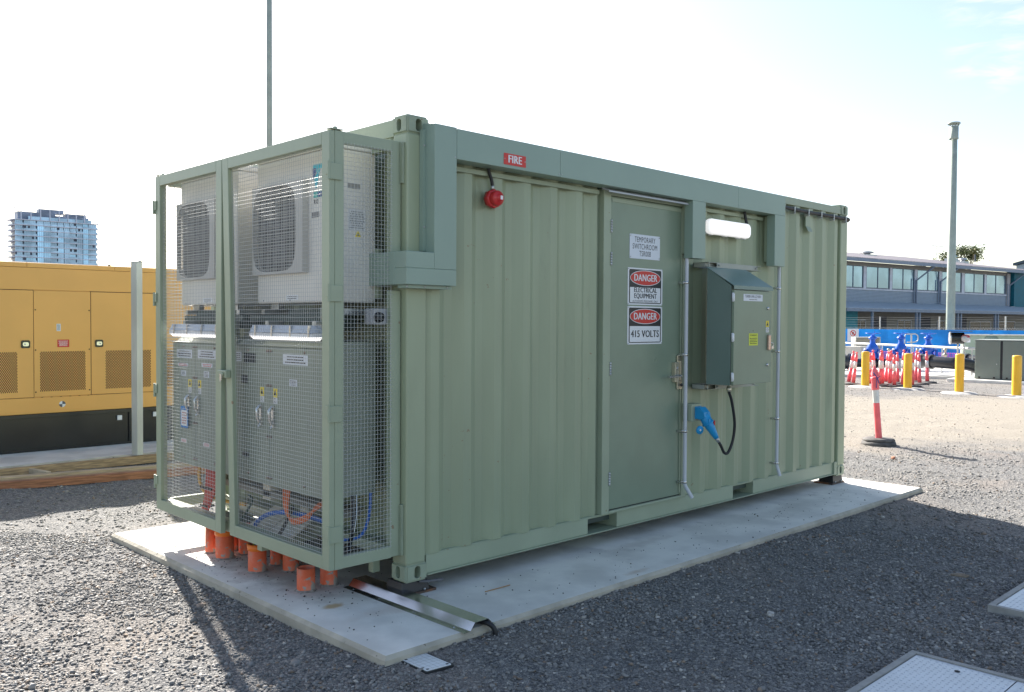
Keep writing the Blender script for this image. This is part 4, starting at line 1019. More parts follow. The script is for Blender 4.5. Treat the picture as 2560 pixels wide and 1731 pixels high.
for a, b, s_ in ((.40, .90, 'right'), (1.62, 2.30, 'left')):
    m = MB(); m.box(-.30, -.10, a, b, 1.60, 1.735); tag(m.build('cable_tray', GK, bevel=.004), 'dark green steel tray below the %s hand air conditioner' % s_, 'tray')
e = empty('isolator_box', (-.13, .12, 1.65), 'grey isolator switch seen through the side mesh below the air conditioner', 'switch'); m = mb(e); m.box(-.175, -.04, .10, .20, 1.635, 1.735); m.build('switch_box', mat('isolator_grey', (.42, .43, .46), .5), e, bevel=.006)
m = mb(e); m.lathe([(0, -.03), (.03, -.028), (.034, .0)], (-.145, .10, 1.68), 16, 'y'); m.build('rotary_knob', BLKP, e)

# trunking and cables low in the cage
m = MB(); m.box(-.20, -.06, .40, 2.3, .385, .43); tag(m.build('cable_shelf', mat('shelf_taupe', (.27, .26, .23), .7)), 'taupe steel shelf behind the cables below the switchboards', 'shelf')
e = empty('duct_cover', (-.30, 1.2, .18), 'pale beige duct covers leaning low in the cage', 'duct cover'); 
for a, b in ((1.195, 1.44), (.90, 1.165)):
    m = mb(e); m.add([(-.36, b, .165), (-.36, a, .15), (-.10, a, .30), (-.10, b, .30), (-.36, b, .135), (-.36, a, .12), (-.10, a, .28), (-.10, b, .28)], [(0,1,2,3),(7,6,5,4),(0,4,5,1),(1,5,6,2),(2,6,7,3),(3,7,4,0)]); m.build('duct_panel', BEIGE, e, bevel=.003)
e = empty('wall_box', (-.1, 1.35, .45), 'beige box on the container end below the switchboards', 'box'); m = mb(e); m.box(-.20, -.06, 1.33, 1.44, .36, .50); m.build('box', BEIGE, e, bevel=.004)
m = mb(e); m.box(-.10, -.062, .98, 1.10, .30, .50); m.build('side_plate', BEIGE, e, bevel=.004)
def cable(P, r, matl, label, name='electrical_cable', n=8, grp=None):
    m = MB(); m.tube(bez(P, 8), r, n); return tag(m.build(name, matl), label, 'cable', grp)
rd = random.Random(2)
for i in range(5):
    d = i*.012
    cable([(-.34, .90-i*.022, .56), (-.345, .885-i*.012, .42), (-.35, .83-i*.006, .355-d*.3), (-.35, .74, .345-d*.6), (-.33, .62, .39-d*.6), (-.28, .52+d, .46), (-.2, .46, .5)], .0085, ORGC, 'orange cable of the hanging bundle under the right hand switchboard', grp='orange cables in a hanging bundle')
for i in range(7):
    y = 2.02-i*.036; t = (i/6-.5)
    cable([(-.34, y, .56), (-.345, y-.004, .46), (-.35, 1.975-t*.10, .34), (-.355, 2.02-t*.06, .24), (-.36, 2.055-t*.05, .18)], .0165, REDC, 'red cable of the taped bundle under the left hand switchboard', grp='red cables in a taped bundle')
m = MB()
for z in (.385, .245): m.box(-.378, -.31, 1.905 if z > .3 else 1.975, 2.085, z-.008, z+.008)
tag(m.build('cable_tie', BLKP), 'black tape bands round the bundle of red cables', 'cable tie')
cable([(-.34, 2.151, .56), (-.35, 2.150, .46), (-.35, 2.12, .39), (-.35, 2.02, .335), (-.30, 1.85, .30), (-.25, 1.60, .30)], .013, YELC, 'yellow and brown cable sagging left of the red bundle')
cable([(-.37, 1.215, .0), (-.37, 1.24, .10), (-.36, 1.26, .20), (-.355, 1.225, .255), (-.34, 1.13, .310), (-.32, .98, .35), (-.28, .80, .36), (-.24, .60, .345), (-.24, .42, .33)], .0165, BLUC, 'thick blue cable arching over the beige duct covers')
cable([(-.38, 1.24, .08), (-.38, 1.19, .19), (-.37, 1.12, .215), (-.34, 1.04, .165), (-.22, 1.055, .05)], .0085, GYC, 'green and yellow earth cable looping in front of the duct cover')
cable([(-.30, 1.47, .34), (-.32, 1.42, .40), (-.33, 1.36, .37), (-.36, 1.43, .25), (-.39, 1.48, .19)], .010, mat('dark_green_cable', (.02, .07, .04), .4), 'dark green cable dropping at the left of the beige duct cover')
cable([(-.33, .80, .42), (-.35, .86, .30), (-.38, .92, .19)], .013, BLKP, 'black cable dropping right of the beige duct cover')
cable([(-.10, .24, .56), (-.105, .24, .46), (-.13, .24, .36), (-.18, .24, .295), (-.28, .25, .285), (-.36, .3, .30)], .0105, BLUC, 'blue cable curling down behind the side mesh')
cable([(-.24, .24, .56), (-.245, .22, .45), (-.27, .2, .33), (-.27, .25, .19), (-.26, .3, .17)], .0135, BLKP, 'black cable bundle dropping behind the side mesh')
cable([(-.21, .24, .56), (-.23, .21, .44), (-.26, .19, .34)], .004, STEEL, 'thin shiny earth braid behind the side mesh')
m = MB(); m.box(-.20, .0, .30, 2.3, .10, .115); tag(m.build('gland_plate', mat('gland_plate', (.10, .12, .12), .6)), 'dark steel plate across the bottom of the cage behind the cables', 'plate')

# orange conduit stubs rising from the slab
stubs = [(-.38, 1.90, .038, .20, 1), (-.37, 1.690, .066, .215, 2), (-.22, 1.86, .045, .21, 0), (-.20, 1.70, .05, .22, 0), (-.37, 1.208, .0625, .195, 2), (-.185, 1.27, .045, .19, 0), (-.19, 1.065, .056, .19, 1), (-.36, .588, .0585, .148, 3), (-.18, .60, .057, .20, 1)]
descs = ['narrow orange conduit stub at the far left end of the row, smeared with mud', 'fat orange conduit stub with a socket rim, second from the left in front', 'narrow bright orange conduit stub behind the fat one at the left', 'orange conduit stub in the back row, left of the gap', 'clean rimmed orange conduit stub standing alone in the middle of the front row', 'bright orange conduit stub in the back row right of the gap',
         'orange conduit stub with pale mud streaks in the back row', 'short cut-off orange conduit stub smeared with mud, nearest the camera', 'orange conduit stub beside the steel cable cover']
for (x, y, r, h, k), d in zip(stubs, descs):
    e = empty('conduit_stub', (x, y, -.09), d, 'conduit', 'orange conduit stubs coming out of the slab'); m = mb(e); z1 = -.09+h
    cut = .012 if k == 3 else 0
    prof = [(r, -.12), (r, z1), (r-.005, z1), (r-.005, -.08)]
    m.lathe(prof, (x, y, 0), 26); m.build('pipe', ORG, e)
    if k == 2:
        m = mb(e); m.lathe([(r, z1-.045), (r+.006, z1-.042), (r+.006, z1), (r-.004, z1), (r-.004, z1-.02)], (x, y, 0), 26); m.build('socket_rim', mat('orange_clean', (.85, .20, .02), .4), e)
    m = mb(e); rr_ = random.Random(int(x*100+y*1000)); n = 18
    V = [(x+(r+.003+rr_.uniform(0, .018))*math.cos(2*math.pi*i/n), y+(r+.003+rr_.uniform(0, .018))*math.sin(2*math.pi*i/n), -.0885) for i in range(n)]+[(x+r*1.0*math.cos(2*math.pi*i/n), y+r*1.0*math.sin(2*math.pi*i/n), -.083+rr_.uniform(0, .008)) for i in range(n)]
    m.add(V, [(i, (i+1) % n, n+(i+1) % n, n+i) for i in range(n)]); m.build('mortar_collar', mat('mortar', (.30, .27, .24), .95, var=.2, vs=30), e)

# ================================================================= GENERATOR, POST, TIMBER
g = empty('generator', (.5, 9.3, -.05), 'large ochre yellow generator enclosure on a black base behind the cage', 'generator')
GY = 8.10; X0, X1 = -3.6, 4.4
m = mb(g); m.box(X0, X1, GY+.012, GY+2.4, .44, 2.327); m.build('body', GENY, g, bevel=.004)
m = mb(g)
for a, b in ((X0, -1.1), (-1.097, .132), (.135, 1.230), (1.233, X1)): m.prism([(GY-.004, 2.330), (GY-.004, 2.385), (GY+.012, 2.395), (GY+2.42, 2.395), (GY+2.42, 2.330)], 0, a, b)
m.build('roof', GENY, g, bevel=.003)
m = mb(g); m.box(X0, X1, GY, GY+.0115, 2.042, 2.3265); m.box(X0, X1, GY, GY+.0115, .44, .648); m.build('fascia', GENY, g, bevel=.002)
m = mb(g); m.box(X0, X1, GY+.0125, GY+2.38, -.049, .438); m.box(X0, X1, GY-.02, GY+.012, .385, .436); m.box(X0, X1, GY-.02, GY+.012, -.049, -.01); m.box(1.41, 1.47, GY-.012, GY+.012, -.01, .385); m.build('base_tank', BLKP, g, bevel=.003)
def perf(parent, x0, x1, z0, z1):
    m = mb(g); r = 0; z = z0+.012
    while z < z1-.006:
        x = x0+.010+(.011 if r % 2 else 0)
        while x < x1-.006:
            m.add([(x-.0055, GY-.0068, z-.010), (x+.0055, GY-.0068, z-.010), (x+.0055, GY-.0068, z+.010), (x-.0055, GY-.0068, z+.010)], [(0,1,2,3)]); x += .022
        z += .0185; r += 1
    m.build('perforation', GENH, parent)
for (a, b, v0, v1, hx, kind) in ((-.75, .203, -.62, .015, .108, 'door'), (.209, .909, .274, .843, None, 'panel'), (.917, 1.806, 1.097, 1.72, 1.016, 'door'), (1.812, 2.5, 1.85, 2.42, None, 'panel'), (-1.45, -.756, -1.38, -.83, None, 'panel')):
    if kind == 'door':
        m = mb(g); m.box(a-.010, b+.004, GY-.0015, GY+.0105, .6485, 2.0415); m.build('door_gap', GENH, g)
    m = mb(g); m.box(a, b, GY-.006 if kind == 'door' else GY-.0055, GY+.010, .654, 2.034); d = m.build('service_'+kind, GENY, g, bevel=.003); perf(d, v0, v1, .722, 1.252)
    if hx is not None:
        m = mb(g); slab2d(m, rrect(.105, .100, .018), 0, .012, face_front(hx, GY-.0065, 1.342)); h_ = m.build('latch', BLKP, d)
        m = mb(g); slab2d(m, rrect(.07, .05, .018), .0122, .018, face_front(hx, GY-.0065, 1.342)); m.lathe([(0, GY-.028), (.010, GY-.027), (.010, GY-.02)], (hx-.01*(1 if hx < .5 else -1), 0, 1.342), 10, 'y'); m.build('latch_key', STEEL, h_)
    else:
        m = mb(g)
        for x in (a+.018, b-.018):
            for z in (.72, 1.265, 1.785): m.lathe([(0, GY-.008), (.009, GY-.0075), (.009, GY-.005)], (x, 0, z), 8, 'y')
        m.build('bolts', BLKP, d)
m = mb(g)
for i in range(6): m.box(.29+i*.115, .315+i*.115, GY-.0012, GY-.0005, .645, .650)
m.build('drain_slots', GENH, g)
m = mb(g); m.box(.482, .532, GY-.0072, GY-.0060, 1.510, 1.605); lb = m.build('silver_label', PLATE, g); m = mb(g); tick_lines(m, .036, .08, 6, face_front(.507, GY-.0074, 1.557), .0006, seed=2); m.build('fine_print', BLACKI, lb)
m = mb(g); m.box(.490, .637, GY-.0072, GY-.0060, 1.298, 1.398); lb = m.build('red_label', REDI, g); m = mb(g); tick_lines(m, .125, .075, 5, face_front(.563, GY-.0074, 1.348), .0006, seed=6); m.build('fine_print', WHITE, lb)
m = mb(g); FX = face_front(.548, GY-.0005, .547)
def sector(a0, a1, r): return [(0, 0)]+[(r*math.cos(math.radians(a0+(a1-a0)*i/8)), r*math.sin(math.radians(a0+(a1-a0)*i/8))) for i in range(9)]
slab2d(m, sector(0, 90, .040), 0, .001, FX); slab2d(m, sector(180, 270, .040), 0, .001, FX); mk = m.build('lifting_mark', mat('mark_grey', (.09, .10, .12), .5), g)
m = mb(g); slab2d(m, sector(90, 180, .040), 0, .001, FX); slab2d(m, sector(270, 360, .040), 0, .001, FX); m.build('lifting_mark_white', WHITE, mk)
for x, z in ((1.281, .318), (1.775, .335)):
    m = mb(g); m.box(x-.03, x+.03, GY-.022, GY-.0205 if False else GY+.0, z-.032, z+.032); m.build('white_tag', WHITE, g)
m = mb(g); m.tube([(1.27, GY+.3, 2.396), (1.27, GY+.3, 2.43)], .02, 8); m.build('roof_knob', GK, g)
for x, z in ((1.9, 1.9),):
    pass

e = empty('steel_post', (1.07, 6.94, -.05), 'pale galvanised square steel post standing in front of the ochre generator', 'post', rz=math.radians(24))
M_ = MB(); M_.box(-.048, .048, -.048, .048, 0, 2.44); p1 = M_.build('post', mat('weathered_galvanised', (.60, .61, .56), .5, metal=.35, var=.16, vs=3, alt=(.38, .38, .34), ad=.63, aw=.05, as_=5, stretch=(1, 1, .25)), e, bevel=.004)
M_ = MB(); M_.prism([(-.051, 2.4405), (.051, 2.4405), (.051, 2.447), (0, 2.465), (-.051, 2.447)], 1, -.051, .051); M_.build('cap', GALV, e)

def plank(a, b, w_, z0, z1, matl, label, grp=None):
    a, b = Vector(a), Vector(b); d = (b-a); L_ = d.length; an = math.atan2(d.y, d.x)
    m = MB(); m.box(0, L_, 0, w_, 0, z1-z0); o = m.build('timber_plank', matl, bevel=.003); o.location = (a.x, a.y, z0); o.rotation_euler = (0, 0, an); return tag(o, label, 'timber', grp)
plank((-2.6, 6.535, 0), (1.9, 5.530, 0), .09, GZ+.004, -.080, TIMR, 'reddish timber plank, front one of the stack on the gravel before the generator')
plank((-2.6, 6.648, 0), (2.0, 5.650, 0), .085, GZ+.004, -.082, TIMB, 'brown timber plank lying directly behind the reddish front plank')
plank((-2.6, 6.780, 0), (2.1, 5.80, 0), .12, GZ+.004, -.070, mat('pale_timber', (.52, .40, .26), .75, var=.25, vs=4, stretch=(1, 12, 12)), 'pale timber plank on the far side of the stack')
plank((-3.5, 6.955, 0), (3.3, 6.900, 0), .055, GZ+.004, -.062, TIMB, 'long timber form board along the edge of the generator slab')
plank((-.20, 6.95, 0), (-.12, 6.55, 0), .055, GZ+.004, -.085, mat('pale_timber2', (.55, .45, .31), .75, var=.2, vs=6), 'short pale timber offcut spanning between the form board and the stack')

# ================================================================= VENT POLES
VP = mat('vent_pole_green', (.34, .39, .34), .45)
e = empty('vent_pole', (43.76, 12.31, GZ), 'tall sage green vent pole with a capped top rising behind the yellow bollards', 'pole', 'tall green vent poles')
m = mb(e); m.lathe([(.21, GZ), (.205, 3), (.165, 11.4), (0, 11.4)], (43.76, 12.31, 0), 20); m.build('pole_shaft', VP, e)
m = mb(e); m.lathe([(.175, 10.95), (.225, 10.97), (.23, 11.01), (.215, 11.05), (.215, 11.60), (0, 11.60)], (43.76, 12.31, 0), 20); m.build('collar', VP, e)
m = mb(e)
for k in range(12):
    a = k*math.pi/6; m.tube([(43.76+.2*math.cos(a), 12.31+.2*math.sin(a), 11.60), (43.76+.26*math.cos(a), 12.31+.26*math.sin(a), 11.72)], .018, 5)
m.lathe([(0, 11.72), (.30, 11.72), (.31, 11.75), (.28, 11.79), (0, 11.82)], (43.76, 12.31, 0), 20); m.build('cap', VP, e)
e = empty('vent_pole', (9.18, 18.16, GZ), 'tall sage green pole behind the cage running out of the top of the picture', 'pole', 'tall green vent poles')
m = mb(e); m.lathe([(.088, GZ), (.083, 6), (.078, 13), (0, 13)], (9.18, 18.16, 0), 18); m.build('pole_shaft', VP, e)
m = mb(e); m.lathe([(.11, 12.9), (.11, 13.3), (.16, 13.35), (.16, 13.4), (0, 13.45)], (9.18, 18.16, 0), 18); m.build('cap', VP, e)

# ================================================================= BOLLARDS
def bollard(px, py, top, label):
    b = gpt(px, py); h = (py-top)/2234*((b-CAM).dot(_f)); e = empty('bollard', b, label, 'bollard', 'yellow bollards in a row at the edge of the yard'); r = .112
    m = mb(e); m.lathe([(r, GZ-.05), (r, GZ+h-.03), (r*.97, GZ+h-.012), (r*.7, GZ+h), (0, GZ+h+.006)], (b.x, b.y, 0), 24); m.build('sleeve', YELB, e)
    m = mb(e); m.lathe([(.50, GZ-.02), (.42, GZ+.025), (.30, GZ+.045), (0, GZ+.05)], (b.x, b.y, 0), 20); m.build('footing', mat('footing_concrete', (.46, .45, .43), .9, var=.15, vs=8), e)
for a in ((2163, 968, 879, 'yellow bollard left of the leaning front post, leftmost of the four'), (2269, 974, 884, 'yellow bollard right of the cluster of pink posts, second from the left'),
          (2398, 984, 885, 'yellow bollard in front of the black pipes, third from the left'), (2541, 993, 889, 'yellow bollard in front of the grey green cabinet at the right edge')): bollard(*a)

# ================================================================= DELINEATOR POSTS
def delin_parts(e, base_n=8):
    R0 = .054
    m = MB(); m.lathe([(.30, 0), (.30, .03), (.22, .055), (.07, .06), (0, .06)], n=base_n); b = m.build('rubber_base', RUBB, e)
    def seg(name, z0, z1, matl):
        m = MB(); t = lambda z: R0*(1.12-.30*z); m.lathe([(0, z0), (t(z0), z0), (t(z1), z1), (0, z1)], n=14); return m.build(name, matl, e)
    seg('lower_shaft', .055, .50, PINK); seg('reflective_band', .5001, .73, REFL); seg('upper_shaft', .7301, .93, PINK)
    m = MB(); m.lathe([(.040, .93), (.040, .945), (.018, .955), (.018, .98), (.034, .99), (.036, 1.01), (.022, 1.03), (0, 1.035)], n=14); m.build('knob', PINK, e)
dp = None
cl = lambda x, y: (2080+x/7.854, 780+y/7.854)
for i, (bx, by, tx, ty) in enumerate([(322, 1412, 420, 765), (412, 1430, 482, 785), (742, 1440, 752, 800), (838, 1436, 797, 745), (925, 1462, 968, 745), (985, 1448, 978, 760), (1050, 1408, 1100, 775), (1135, 1442, 1128, 775), (1150, 1420, 1162, 750), (1225, 1472, 1215, 838),
        (1292, 1408, 1278, 788), (1392, 1470, 1408, 740), (1572, 1470, 1582, 798), (1640, 1386, 1658, 758), (1722, 1425, 1700, 790), (1872, 1400, 1850, 768)]):
    b = gpt(*cl(bx, by)); lab = ['leftmost', 'second from left', 'third from left, partly behind the first bollard', 'fourth from left, leaning left behind the front post', 'fifth from left', 'sixth from left', 'seventh from left', 'eighth from left', 'ninth from left, in the thick of the group', 'tenth from left, shorter and nearer', 'eleventh from left', 'twelfth from left, against the second bollard', 'thirteenth from left, half hidden by the second bollard', 'third from the right end', 'second from the right end', 'standing apart at the right end'][i]
    lab = 'pink and white clustered post, '+lab
    if dp is None: e = empty('delineator_post', b, lab, 'delineator', 'pink and white posts clustered behind the bollards'); dp = e; delin_parts(e)
    else: e = copy_tree(dp); e.location = b; e['label'] = lab
    D = (b-CAM).dot(_f); tt = at(*cl(tx, ty), D); H = tt.z-b.z
    lean = math.atan2((tt-b).dot(_r0), H); s = max(.8, min(1.1, H/1.035/math.cos(lean)))
    e.scale = (s, s, s)
    q = Matrix.Rotation(-lean, 3, _f).to_quaternion() if False else Matrix.Rotation(lean, 3, Vector((_f.x, _f.y, 0)).normalized())
    e.rotation_euler = q.to_euler()
# rotate so that base stays in the ground: fine for small leans
b = Vector((10.04, 1.34, GZ))
e = empty('leaning_delineator', b, 'pink and white post in front of the others with a crumpled taped top', 'delineator')
for z0, z1, ang, r1 in ((0, .058, 0, .265), (.060, .105, .35, .23)):
    m = MB(); m.lathe([(r1, z0), (r1+.008, z0+.015), (r1-.01, z1-.006), (r1-.05, z1), (0, z1)], n=8); o = m.build('rubber_base', RUBB, e); o.rotation_euler = (0, 0, ang)
_h = Vector((_r0.x, _r0.y, 0)); ax = lambda z: Vector((0, 0, 0))+_h*(.012-.085*z)
def dseg(name, zs, matl, e=e, sqx=1):
    m = MB(); V = []
    pts = [ax(z)+Vector((0, 0, z)) for z, r in zs]; m.tube(pts, [r for z, r in zs], 14); return m.build(name, matl, e)
dseg('lower_shaft', [(.09, .049), (.35, .047), (.64, .046)], PINK); dseg('reflective_band', [(.6401, .0465), (.84, .0465)], REFL)
dseg('upper_shaft', [(.8401, .056), (.88, .060), (.93, .054), (.99, .058), (1.03, .062), (1.036, .03)], PINK)
m = MB(); P = ax(1.03)+Vector((0, 0, 1.04))
m.add([P+_h*a+Vector((0, 0, c))-_f*d_ for a, c, d_ in ((-.06, 0, .05), (.06, .0, .05), (.07, .03, 0), (-.055, .035, -.02), (-.03, .13, 0), (.03, .10, .02), (.0, .17, -.01), (-.045, .09, .03))], [(0,1,5,7),(1,2,5),(2,3,4,5),(0,7,4,3),(7,5,6),(4,7,6),(5,4,6)]); m.build('crumpled_top', PINK, e)
m = MB(); m.tube([P+_h*-.05+Vector((0, 0, .06))-_f*.075, P+_h*.01+Vector((0, 0, -.02))-_f*.08, P+_h*.04+Vector((0, 0, -.10))-_f*.072], .008, 6); m.tube([P+_h*.05+Vector((0, 0, 0))-_f*.075, P+_h*.0+Vector((0, 0, -.03))-_f*.082, P+_h*-.0+Vector((0, 0, -.17))-_f*.07], .006, 6); m.build('tape_strap', mat('navy_tape', (.06, .06, .25), .5), e)

# ================================================================= PIPEWORK AND VALVES
def frame_at(px, D, head):
    o = at(px, 808, D); o.z = GZ; return o
pad = empty('pipe_pad', at(2330, 0, 33).xy.to_3d()+Vector((0, 0, GZ)), 'x', 'x'); bpy.data.objects.remove(pad)
u = (at(2480, 800, 26.5)-at(2110, 800, 33)); u.z = 0; PIPE_H = math.atan2(u.y, u.x)
m = MB(); c0, c1 = at(2080, 0, 31.0), at(2560, 0, 29.3); v = Vector((c1.x-c0.x, c1.y-c0.y, 0)).normalized(); nrm = Vector((-v.y, v.x, 0))
m.add([(q.x, q.y, z) for z in (GZ-.05, GZ+.10) for q in (c0-v*5, c1+v*4, c1+v*4+nrm*8, c0-v*5+nrm*8)], [(0,3,2,1),(4,5,6,7),(0,1,5,4),(1,2,6,5),(2,3,7,6),(3,0,4,7)])
tag(m.build('pipe_slab', mat('bright_concrete', (.62, .60, .57), .85)), 'bright concrete slab under the valves and pipes', kind='structure')
def valve(px, pywheel, D, label):
    c = at(px, pywheel, D); zt = c.z; e = empty('gate_valve', (c.x, c.y, GZ+.10), label, 'valve', 'blue gate valves on the black pipe'); x, y = c.x, c.y
    m = mb(e); m.lathe([(.20, zt-.95), (.22, zt-.90), (.22, zt-.80), (.17, zt-.74), (.23, zt-.66), (.20, zt-.50), (.10, zt-.36), (.09, zt-.26), (.09, zt-.22), (0, zt-.22)], (x, y, 0), 18)
    m.build('body', VALB, e)
    m = mb(e); m.lathe([(0, zt-.24), (.12, zt-.24), (.17, zt-.19), (.17, zt-.16), (.10, zt-.12), (.05, zt-.05), (0, zt-.05)], (x, y, 0), 8); m.lathe([(.05, zt-.28), (.075, zt-.22), (.05, zt-.2)], (x, y, 0), 12); m.build('gearbox', VALB, e)
    m = mb(e); n = 18; R = .27
    ring = [(x+R*math.cos(2*math.pi*i/n), y+R*math.sin(2*math.pi*i/n), zt) for i in range(n+1)]; m.tube(ring, .012, 6, cap=False)
    for k in range(3):
        a = k*2.094+.3; m.tube([(x, y, zt-.05), (x+R*math.cos(a), y+R*math.sin(a), zt)], .012, 6)
    m.tube([(x+R*.6, y, zt), (x+R*.6, y, zt+.09)], .012, 6); m.build('handwheel', VALB, e)
    m = mb(e)
    for s in (-1, 1):
        q = Vector((x, y, zt-.84)); m.tube([q+v*s*.24, q+v*s*.31], .26, 18)
    m.build('flange', VALB, e)
    m = mb(e); m.tube([Vector((x, y, GZ+.11)), Vector((x, y, zt-.93))], .09, 10); m.build('support_stand', GALV, e)
    m = mb(e); m.tube([Vector((x, y, zt-.62))-v*.25-nrm*.1, Vector((x, y, zt-.62))-v*.30-nrm*.12], .05, 10); m.build('side_cap', WHITE, e)
valve(2182, 833.5, 34, 'blue gate valve with handwheel above the left bollard, left one of three')
valve(2253, 833.5, 34, 'blue gate valve with handwheel behind the second bollard, middle one of three')
valve(2321, 834, 34, 'blue gate valve with handwheel left of the black pipe, right one of three')
def pipe_run(a, b, r, label, elbow=None, flanges=()):
    e = empty('black_pipe', (a+b)/2, label, 'pipe', 'black polyethylene pipes beside the valves'); m = mb(e); pts = [a, b]
    if elbow: pts = [a, b]+elbow
    m.tube(pts, r, 20); m.build('pipe', PIPEB, e)
    d = (b-a).normalized()
    for t in flanges:
        m = mb(e); q = a+(b-a)*t; m.tube([q-d*.045, q+d*.045], r*1.28, 20); m.build('flange', mat('flange_grey', (.25, .25, .26), .4, metal=.5) if t < .05 else PIPEB, e)
a, b = at(2303, 903, 31.5), at(2385, 909, 30.4)
fdown = bez([b, b+v*.35+Vector((0, 0, -.02)), b+v*.75+Vector((0, 0, -.16)), b+v*1.15-nrm*.1+Vector((0, 0, -.50))], 4)
pipe_run(a, b, .20, 'front black pipe ending in an elbow that dives into the slab behind the third bollard', fdown, (0.0, .32))
pipe_run(at(2395, 901, 33), at(2470, 903, 32.0), .20, 'rear black pipe running behind the third bollard to the cabinet', None, (0.1, .32))
pipe_run(at(2085, 905, 34), at(2130, 906, 33.6), .26, 'black pipe flange just right of the container edge', None, (.15, .5, .9))
pipe_run(at(2125, 908, 34.2), at(2300, 908, 34.2), .17, 'black pipe joining the three blue valves', None, (.2, .35, .6, .8))
e = empty('handrail', at(2250, 808, 36).xy.to_3d()+Vector((0, 0, GZ)), 'long white horizontal rail behind the blue valves', 'rail'); m = mb(e)
ra, rb = at(2085, 849, 40), at(2445, 868, 30.4); ra.z = rb.z = .86; m.tube([ra, rb], .045, 10); m.build('rail', mat('rail_white', (.55, .56, .56), .4), e)
for t in (.03, .18, .4, .62, .8, .97):
    m = mb(e); q = ra+(rb-ra)*t; m.tube([Vector((q.x, q.y, GZ)), q], .025, 8); m.build('rail_post', GALV, e)
e = empty('hoop_rail', at(2280, 808, 38).xy.to_3d()+Vector((0, 0, GZ)), 'pale hoop shaped handrail behind the middle blue valve', 'rail'); m = mb(e)
hp = [at(x, y, 38) for x, y in ((2262, 890), (2262, 842), (2264, 836), (2288, 835), (2292, 837), (2295, 841), (2295, 850), (2292, 854), (2284, 856), (2268, 856))]; m.tube(hp, .026, 8); m.tube([at(2278.5, 836, 38), at(2278.5, 900, 38)], .035, 8); m.build('hoop', mat('pale_rail', (.42, .43, .42), .4, metal=.3), e)
e = empty('beige_hatch', at(2170, 808, 39).xy.to_3d()+Vector((0, 0, GZ)), 'open beige box behind the left blue valve', 'box'); m = mb(e)
hq = [at(x, y, 38.5) for x, y in ((2141, 843), (2199, 843), (2199, 880), (2141, 880))]; BG = mat('beige_grp', (.46, .44, .39), .6)
dv = _f.xy.to_3d().normalized()*.5
for i in range(4):
    a_, b_ = hq[i], hq[(i+1) % 4]; m.add([a_, b_, b_+dv, a_+dv], [(0,1,2,3)])
m.add([q+dv for q in hq], [(0,1,2,3)]); o = m.build('box_shell', BG, e); sdm = o.modifiers.new('s', 'SOLIDIFY'); sdm.thickness = .04
m = MB(); q = at(2133, 875, 37); m.box(q.x-.4, q.x+.4, q.y-.5, q.y+.3, GZ, q.z+.15); tag(m.build('beige_block', BG, bevel=.03), 'low beige block beside the container edge behind the valves', 'block')
# small relief fittings
for i, (px, py, D, lab) in enumerate(((2222, 876, 33, 'small brass fitting between the left and middle valves'), (2294, 876, 33, 'small brass fitting between the middle and right valves'), (2363, 876, 32, 'small brass fitting in front of the tall pole'))):
    q = at(px, py, D); e = empty('air_valve', (q.x, q.y, q.z-.35), lab, 'fitting'); m = mb(e); m.lathe([(.05, q.z-.38), (.05, q.z-.22), (.08, q.z-.2), (.08, q.z-.15), (.04, q.z-.12), (.04, q.z-.02), (.06, q.z), (.06, q.z+.05), (0, q.z+.07)], (q.x, q.y, 0), 12); m.build('fitting_body', mat('dull_brass', (.45, .40, .33), .4, metal=.6), e)
e = empty('actuator', at(2398, 870, 31), 'black instrument head with a red and white dome on a stand behind the third bollard', 'instrument'); c = at(2395, 846, 31)
m = mb(e); m.tube([c-v*.22, c+v*.18], .20, 16); m.build('motor_body', BLKP, e)
m = mb(e); m.tube([c-v*.27, c-v*.23], .215, 16); m.build('front_ring', GALV, e)
m = mb(e); q = c+v*.20-nrm*.17; m.lathe([(0, -.14), (.12, -.08), (.14, 0), (.12, .08), (0, .14)], q, 16); m.build('dome', mat('dome_grey', (.55, .55, .56), .3), e)
m = mb(e); m.lathe([(0, .10), (.10, .085), (.145, .03), (.146, .0)], q+Vector((.02, 0, .03)), 16); m.build('red_cover', RED, e)
m = mb(e); m.box(c.x-.4, c.x+.5, c.y-.3, c.y+.2, c.z+.23, c.z+.25); m.build('sun_shade', BLKP, e)
m = mb(e); m.tube([c+Vector((0, 0, -.2)), Vector((c.x, c.y, GZ))], .03, 8); m.tube([c+v*.2+Vector((0, 0, -.2)), Vector((c.x, c.y, GZ))+v*.2], .03, 8); m.build('stand', GALV, e)

